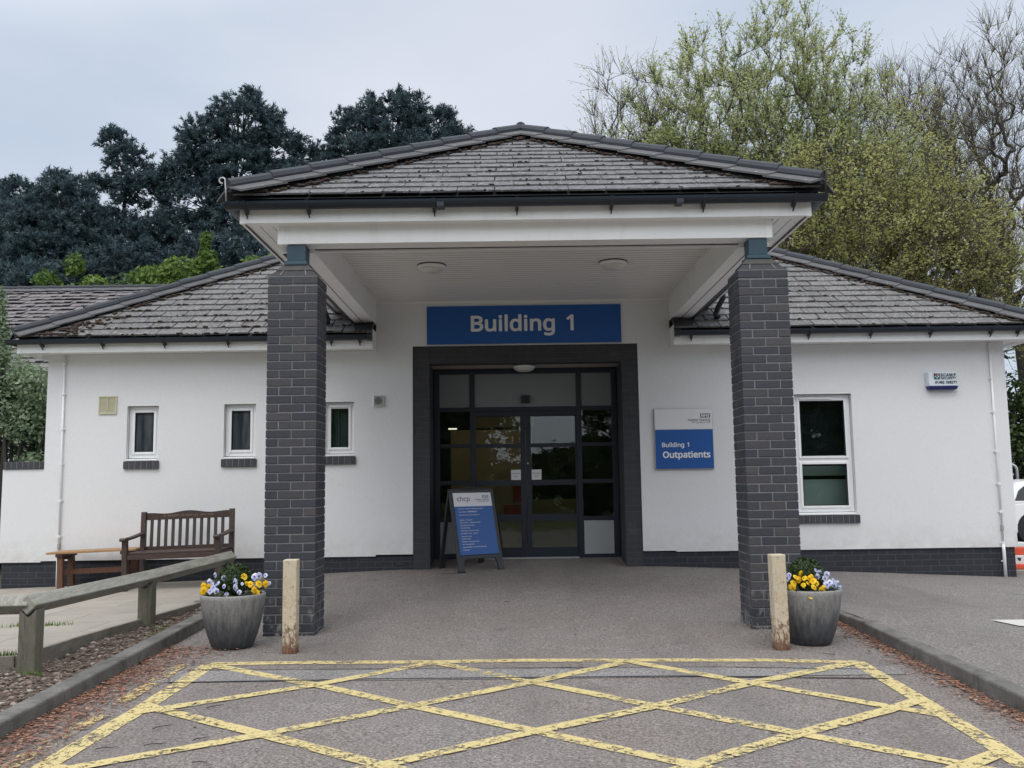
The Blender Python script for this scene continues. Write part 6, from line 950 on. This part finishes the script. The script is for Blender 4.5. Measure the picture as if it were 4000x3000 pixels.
def pine(name,label,x,y,h,lobes,seed,tr=.25):
    rg=np.random.default_rng(seed); t=thing(name,label,'tree',(x,y,-.6),group='dark pines behind the left wing'); segs=[(0,0,0,0,0,h*.5,tr,tr*.7),(0,0,h*.5,rg.normal(0,.2),0,h*.9,tr*.7,.05)]; B=[];A=[]
    for (cx,cz,rx,rz,n) in lobes:
        for i in range(n):
            d=rg.normal(size=3); d[1]=-abs(d[1]) if rg.random()<.75 else d[1]; d/=np.linalg.norm(d); rr=rg.uniform(.25,1)**.5; c=np.array([cx+d[0]*rx*rr,d[1]*min(rx,2.2)*rr,cz+d[2]*rz*rr]); out=np.array([d[0]*.7,d[1]*.7,.75]); out/=np.linalg.norm(out)
            if rg.random()<.25: segs.append((cx*.3+rg.normal(0,.1),0,min(cz-rz*.3,h*.88),*(c-out*.1),.04,.015))
            m=rg.integers(7,12); rc=rg.uniform(.18,.34)
            for _ in range(m):
                a=out+rg.normal(0,.62,3); a/=np.linalg.norm(a); B.append(c+a*rc*rg.uniform(.3,1)-out*.12); A.append(a)
    B=np.array(B);A=np.array(A);k=22;n=len(B); bi=np.repeat(np.arange(n),k); L=.30*rg.uniform(.7,1.3,n)[bi]; s_=rg.random(n*k); base=B[bi]+A[bi]*(s_*L)[:,None]; rd=rg.normal(size=(n*k,3)); rd-=A[bi]*np.sum(rd*A[bi],axis=1)[:,None]; rd/=np.linalg.norm(rd,axis=1)[:,None]; dr=rd*.85+A[bi]*.7; dr/=np.linalg.norm(dr,axis=1)[:,None]; sd=np.cross(dr,rg.normal(size=(n*k,3))); sd/=np.linalg.norm(sd,axis=1)[:,None]; ln=(.19*rg.uniform(.6,1.1,n*k))[:,None]; w=.024
    V=np.stack([base-sd*w,base+sd*w,base+dr*ln],1).reshape(-1,3); npmesh('crown',V,np.arange(n*k*3).reshape(-1,3),M['pine_needles'],t,False,(np.repeat(rg.random(n),k)*.65+rg.random(n*k)*.35)); V,F=tubes_np(segs,5); npmesh('trunk',V,F,M['bark'],t); return t
pine('pine_tree','dark pine with a leaning pointed top at the left',-15.5,36,16.4,[(-.35,15.9,.5,.75,14),(.15,15.0,.8,.6,22),(-.7,14.0,.7,.3,12),(.6,13.6,1.2,.7,34),(1.4,14.2,.5,.3,8),(-.5,12.3,1.2,.6,32),(.7,11.6,1.7,.8,50),(-1.5,10.9,1.1,.7,28),(.3,10.0,2.0,1.0,50)],1)
pine('pine_tree','broad domed dark pine left of the canopy roof',-11.0,36,17.8,[(.4,16.4,1.5,1.3,80),(-1.0,15.4,1.3,1.2,70),(1.7,15.2,1.2,1.4,70),(-2.0,14.4,.9,.9,36),(.2,14.4,1.7,1.2,80),(2.2,13.8,1.2,1.2,54),(-1.6,13.0,1.5,1.0,60),(.9,12.6,1.8,1.2,80),(2.8,12.5,.9,1.1,30),(-2.3,11.8,1.5,1,56),(.2,11.2,2.4,1.1,90)],2)
pine('pine_tree','wide rounded dark pine rising behind the left slope of the canopy roof',-5.0,37,17.8,[(.3,16.9,1.5,1.2,80),(-1.4,16.3,1.0,1.1,50),(1.8,16.3,1.2,1.1,66),(3.0,15.5,1.0,1.1,50),(-2.4,15.0,1.0,1.1,50),(.2,15.4,2.4,1.0,70),(-.4,14.2,2.0,1.3,100),(1.8,13.8,1.9,1.2,90),(3.9,13.6,.8,.9,30),(-2.8,12.9,1.2,1.2,54),(.4,12.6,2.6,1.2,110),(3.0,12.6,1.3,1,44),(-2.2,11.3,1.8,1.1,60)],3)
pine('pine_tree','small dark pine top peeping over the canopy hip',-1.15,38,16.4,[(.0,15.5,.65,.7,24),(-1.0,14.7,.6,.5,16),(.1,14.4,1.0,.8,34)],4)
pine('pine_tree','dense dark pine at the far left edge',-19.1,36,14.6,[(.9,14.0,.5,.6,14),(-.6,13.4,1.0,.8,36),(1.6,13.0,1.2,.8,40),(-.3,12.3,2.2,1.0,90),(2.3,11.5,1.4,.9,46),(-1.2,10.8,2.0,1.1,70),(1.2,10.4,2.0,1.1,70)],5)
pine('pine_tree','squat dark pine between the far left pine and leaning pine',-17.2,34.5,13.8,[(.2,13.0,.9,.8,34),(-.9,12.1,1.3,.8,44),(.9,11.9,1.2,.8,40),(0,10.7,2.2,1.1,90),(0,9.4,2.6,1.1,100)],6)
pine('pine_tree','low dark spreading pine filling the gap under the domed pine',-12.4,33.5,11.3,[(-1.6,9.9,2.0,1.0,70),(1.7,10.0,2.0,1.0,70),(0,8.8,3.0,1.1,100),(3.9,9.5,1.9,1.1,70),(-4.2,8.9,1.9,1.1,60),(5.8,10.3,1.7,1.0,60),(3.0,8.0,2.6,.9,60)],7)
pine('pine_tree','low dark pine behind the long neighbouring roof at left edge',-18.2,33,10.4,[(-.9,9.2,1.8,1.0,60),(1.6,9.0,1.8,1.0,60),(0,7.9,2.8,1.1,90)],8)
for nm_,x_,y_,h_,x0_,x1_,k_,sd_ in (('dense dark pine thicket at the left edge below the far pine',-20,39,12.0,-5,4.5,15,9),('dense dark pine thicket behind the leaning and domed pines',-12.5,40,12.0,-4.5,5,17,10)):
    rr_=np.random.default_rng(sd_); pine('pine_tree',nm_,x_,y_,h_,[(rr_.uniform(x0_,x1_),rr_.uniform(5,h_-1.0),rr_.uniform(1.2,2.2),rr_.uniform(.8,1.2),50) for _ in range(k_)],sd_)
# broadleaf bushes and shrubs: leaf clumps through a volume with stems
def shrub(name,label,x,y,z,blobs,n,size,mat,cat='shrub',group=None,stem=True,core=None):
    t=thing(name,label,cat,(x,y,z),group=group); V=[];RN=[]
    for (cx,cy,cz,rx,ry,rz,w) in blobs:
        m=int(n*w); d=RNG.normal(size=(m,3)); d/=np.linalg.norm(d,axis=1,keepdims=True); rr=RNG.uniform(.25,1,(m,1))**.45; P=np.array([cx,cy,cz])+d*np.array([rx,ry,rz])*rr+RNG.normal(0,.03,(m,3)); nr=d*.7+RNG.normal(0,.6,(m,3))+np.array([0,0,.5]); nr/=np.linalg.norm(nr,axis=1,keepdims=True); a=np.cross(nr,RNG.normal(size=(m,3))); a/=np.linalg.norm(a,axis=1,keepdims=True); b=np.cross(nr,a); s=size*RNG.uniform(.5,1.4,(m,1)); V.append(np.stack([P-a*s,P-b*s*.55,P+a*s,P+b*s*.55],1).reshape(-1,3)); RN.append(RNG.random(m)*.6+RNG.random()*.4)
    V=np.vstack(V); npmesh('foliage',V,np.arange(len(V)).reshape(-1,4),M[mat],t,False,np.concatenate(RN))
    if stem:
        segs=[(RNG.normal(0,.1),0,0,b_[0]*.8,b_[1]*.8,b_[2],.05,.015) for b_ in blobs]; Vt,Ft=tubes_np(segs,5); npmesh('stem',Vt,Ft,M['bark'],t)
    return t
def blobs(w,h,base,k,ry=.6):
    return [(RNG.uniform(-w,w),RNG.uniform(-ry,ry),base+RNG.uniform(0,1)**1.3*h,RNG.uniform(.25,.55),RNG.uniform(.25,.5),RNG.uniform(.18,.38),RNG.uniform(.6,1.2)) for i in range(k)]
gg='bright green saplings behind the neighbouring roof'
shrub('sycamore_sapling','bright green leafy sapling behind the left wing hip',-7.6,30.2,5.6,[(0,0,3.2,.5,.5,.35,1),(.7,0,2.9,.7,.5,.4,1),(-.8,0,3.0,.6,.5,.4,1),(.1,0,2.4,1.3,.6,.6,1.6),(1.5,0,2.8,.6,.5,.3,.8),(-1.4,0,2.5,.7,.5,.45,1),(.35,0,3.8,.25,.25,.25,.4)],520,.085,'bright_leaves','sapling',gg)
shrub('sycamore_sapling','bright green sapling with the tallest shoot in the middle of the neighbouring roof ridge',-11.0,30.4,5.6,[(0,0,3.0,.8,.5,.5,1.2),(.8,0,3.3,.4,.4,.4,.7),(.75,0,4.0,.18,.2,.35,.3),(-1.0,0,2.7,.8,.5,.5,1.2),(1.5,0,2.7,.6,.5,.4,.9),(0,0,2.3,1.5,.6,.5,1.6)],520,.085,'bright_leaves','sapling',gg)
shrub('sycamore_sapling','thin bright green sapling at the left end of the neighbouring roof ridge',-14.6,30.3,5.6,[(0,0,3.2,.35,.35,.4,.5),(-.9,0,2.6,.5,.4,.45,.8),(.7,0,2.5,.5,.4,.35,.7),(.1,0,2.2,1.0,.5,.35,1.0)],480,.08,'bright_leaves','sapling',gg)
shrub('elder_bush','dull green bush between the bright saplings behind the roof',-12.9,30.6,5.5,[(0,0,2.5,.9,.5,.6,1.4),(.8,0,2.2,.7,.5,.4,1),(-.7,0,2.2,.7,.5,.4,1)],460,.07,'hedge_leaves','bush')
hb=[]
for i in range(64): hb.append((RNG.uniform(-1.7,1.25),RNG.uniform(-.4,.9),RNG.uniform(.2,3.35),RNG.uniform(.3,.5),RNG.uniform(.3,.45),RNG.uniform(.25,.42),1))
hb+=[(-.1,-.1,3.7,.16,.16,.4,.6),(-.14,-.1,4.25,.09,.1,.35,.35),(-1.2,0,3.4,.4,.4,.4,.7)]
shrub('tall_shrub','tall pale green feathery shrub behind the low wall at the left edge',-8.0,14.6,-.1,hb,1000,.036,'pale_leaves')
hb=[(RNG.uniform(-2.2,3.2),RNG.uniform(-.6,.6),RNG.uniform(.4,4.3),RNG.uniform(.6,1.1),RNG.uniform(.5,.9),RNG.uniform(.45,.8),1) for i in range(34)]
shrub('evergreen_bush','tall dark evergreen bush beyond the parked car at right edge',15.0,28.0,-.3,hb,560,.085,'dark_leaves','bush')
# wood across the road behind the viewer, seen mirrored in the door glass
hb=[(RNG.uniform(-40,40),RNG.uniform(-3,3),RNG.uniform(.5,15)**1,RNG.uniform(1.5,3.5),RNG.uniform(1,2.5),RNG.uniform(1,2.6),1) for i in range(230)]
V=[]
for (cx,cy,cz,rx,ry,rz,w) in hb:
    if -1.5<cx<9 and cz>3.2 and abs(cx-4)+cz>4.6 and RNG.random()<.5: continue
    m=260; d=RNG.normal(size=(m,3)); d/=np.linalg.norm(d,axis=1,keepdims=True); P=np.array([cx,cy-34,cz])+d*np.array([rx,ry,rz]); a=RNG.normal(size=(m,3)); b_=RNG.normal(size=(m,3)); V.append(np.stack([P-a*.3,P-b_*.25,P+a*.3,P+b_*.25],1).reshape(-1,3))
V=np.vstack(V); npmesh('woodland',V,np.arange(len(V)).reshape(-1,4),M['hedge_leaves'],None,False,RNG.random(len(V)//4),'stuff')
# ------------------------------------------------------------------ world, sun, camera
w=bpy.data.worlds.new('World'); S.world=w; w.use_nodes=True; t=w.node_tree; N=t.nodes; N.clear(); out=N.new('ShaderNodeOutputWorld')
SUNEL,SUNAZ=R(58),R(200)      # azimuth measured clockwise from +Y
sky=N.new('ShaderNodeTexSky'); sky.sky_type='NISHITA'; sky.sun_disc=False; sky.sun_elevation=SUNEL; sky.sun_rotation=SUNAZ; sky.dust_density=2
bg1=N.new('ShaderNodeBackground'); t.links.new(sky.outputs[0],bg1.inputs[0]); bg1.inputs[1].default_value=.10
tc=N.new('ShaderNodeTexCoord'); mp=N.new('ShaderNodeMapping'); mp.inputs['Scale'].default_value=(1,1,2.4); t.links.new(tc.outputs['Generated'],mp.inputs[0])
ns=N.new('ShaderNodeTexNoise'); ns.inputs['Scale'].default_value=1.7; ns.inputs['Detail'].default_value=6; ns.inputs['Roughness'].default_value=.5; t.links.new(mp.outputs[0],ns.inputs['Vector'])
cr=N.new('ShaderNodeValToRGB'); e=cr.color_ramp.elements; e[0].position=.36; e[0].color=(.44,.545,.68,1); e[1].position=.64; e[1].color=(.64,.695,.79,1); t.links.new(ns.outputs['Fac'],cr.inputs[0])
# thicker, brighter cloud overhead and behind the viewer, where the hidden sun is
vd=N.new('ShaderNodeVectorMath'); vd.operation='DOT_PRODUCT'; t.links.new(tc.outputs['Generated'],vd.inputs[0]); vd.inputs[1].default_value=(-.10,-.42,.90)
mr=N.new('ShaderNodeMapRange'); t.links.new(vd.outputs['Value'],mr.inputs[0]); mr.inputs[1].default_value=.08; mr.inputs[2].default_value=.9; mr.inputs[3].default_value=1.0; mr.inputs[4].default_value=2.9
# soft bright break in the cloud ahead
v2=N.new('ShaderNodeVectorMath'); v2.operation='DOT_PRODUCT'; t.links.new(tc.outputs['Generated'],v2.inputs[0]); v2.inputs[1].default_value=(-.01,.925,.38)
m2=N.new('ShaderNodeMapRange'); m2.interpolation_type='SMOOTHSTEP'; t.links.new(v2.outputs['Value'],m2.inputs[0]); m2.inputs[1].default_value=.955; m2.inputs[2].default_value=1.0; m2.inputs[3].default_value=0; m2.inputs[4].default_value=.55
mxc=N.new('ShaderNodeMix'); mxc.data_type='RGBA'; t.links.new(m2.outputs[0],mxc.inputs[0]); t.links.new(cr.outputs[0],mxc.inputs[6]); mxc.inputs[7].default_value=(.77,.775,.85,1)
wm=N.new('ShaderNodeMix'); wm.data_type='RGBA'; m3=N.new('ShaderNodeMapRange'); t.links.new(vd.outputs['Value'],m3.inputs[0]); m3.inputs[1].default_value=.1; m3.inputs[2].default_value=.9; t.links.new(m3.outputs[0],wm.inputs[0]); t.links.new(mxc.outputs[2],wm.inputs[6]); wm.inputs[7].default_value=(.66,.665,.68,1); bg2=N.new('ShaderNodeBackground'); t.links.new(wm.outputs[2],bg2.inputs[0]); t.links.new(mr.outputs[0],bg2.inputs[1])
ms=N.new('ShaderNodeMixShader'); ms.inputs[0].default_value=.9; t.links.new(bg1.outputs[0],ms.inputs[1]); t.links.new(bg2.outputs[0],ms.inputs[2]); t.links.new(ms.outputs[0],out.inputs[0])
sl=bpy.data.lights.new('sun','SUN'); sl.energy=.8; sl.angle=R(22); sl.color=(1,.97,.92); so=bpy.data.objects.new('sun',sl); COL.objects.link(so)
dirv=Vector((math.sin(SUNAZ)*math.cos(SUNEL),math.cos(SUNAZ)*math.cos(SUNEL),math.sin(SUNEL))); so.rotation_euler=dirv.to_track_quat('Z','Y').to_euler(); so.location=dirv*40
cam=bpy.data.cameras.new('camera'); cam.sensor_fit='HORIZONTAL'; cam.sensor_width=36; cam.lens=32.4; cam.clip_end=600; cam.clip_start=.05; co=bpy.data.objects.new('camera',cam); COL.objects.link(co)
p,r,yw=R(6.243),R(-.807),R(.036); cp,sp,cr_,sr,cy,sy=math.cos(p),math.sin(p),math.cos(r),math.sin(r),math.cos(yw),math.sin(yw)
mm=Matrix(((cr_,-sr,0),(sr,cr_,0),(0,0,1)))@Matrix(((1,0,0),(0,0,-1),(0,1,0)))@Matrix(((1,0,0),(0,cp,sp),(0,-sp,cp)))@Matrix(((cy,-sy,0),(sy,cy,0),(0,0,1)))
rot=Matrix((mm[0],-mm[1],-mm[2])).transposed(); co.matrix_world=Matrix.Translation((0,0,1.265))@rot.to_4x4(); S.camera=co
S.view_settings.view_transform='Standard'; S.view_settings.look='None'; S.view_settings.exposure=.16; S.view_settings.gamma=1; S.view_settings.use_curve_mapping=False
S.render.engine='CYCLES'; S.cycles.max_bounces=8; S.cycles.transparent_max_bounces=24; S.cycles.use_denoising=True
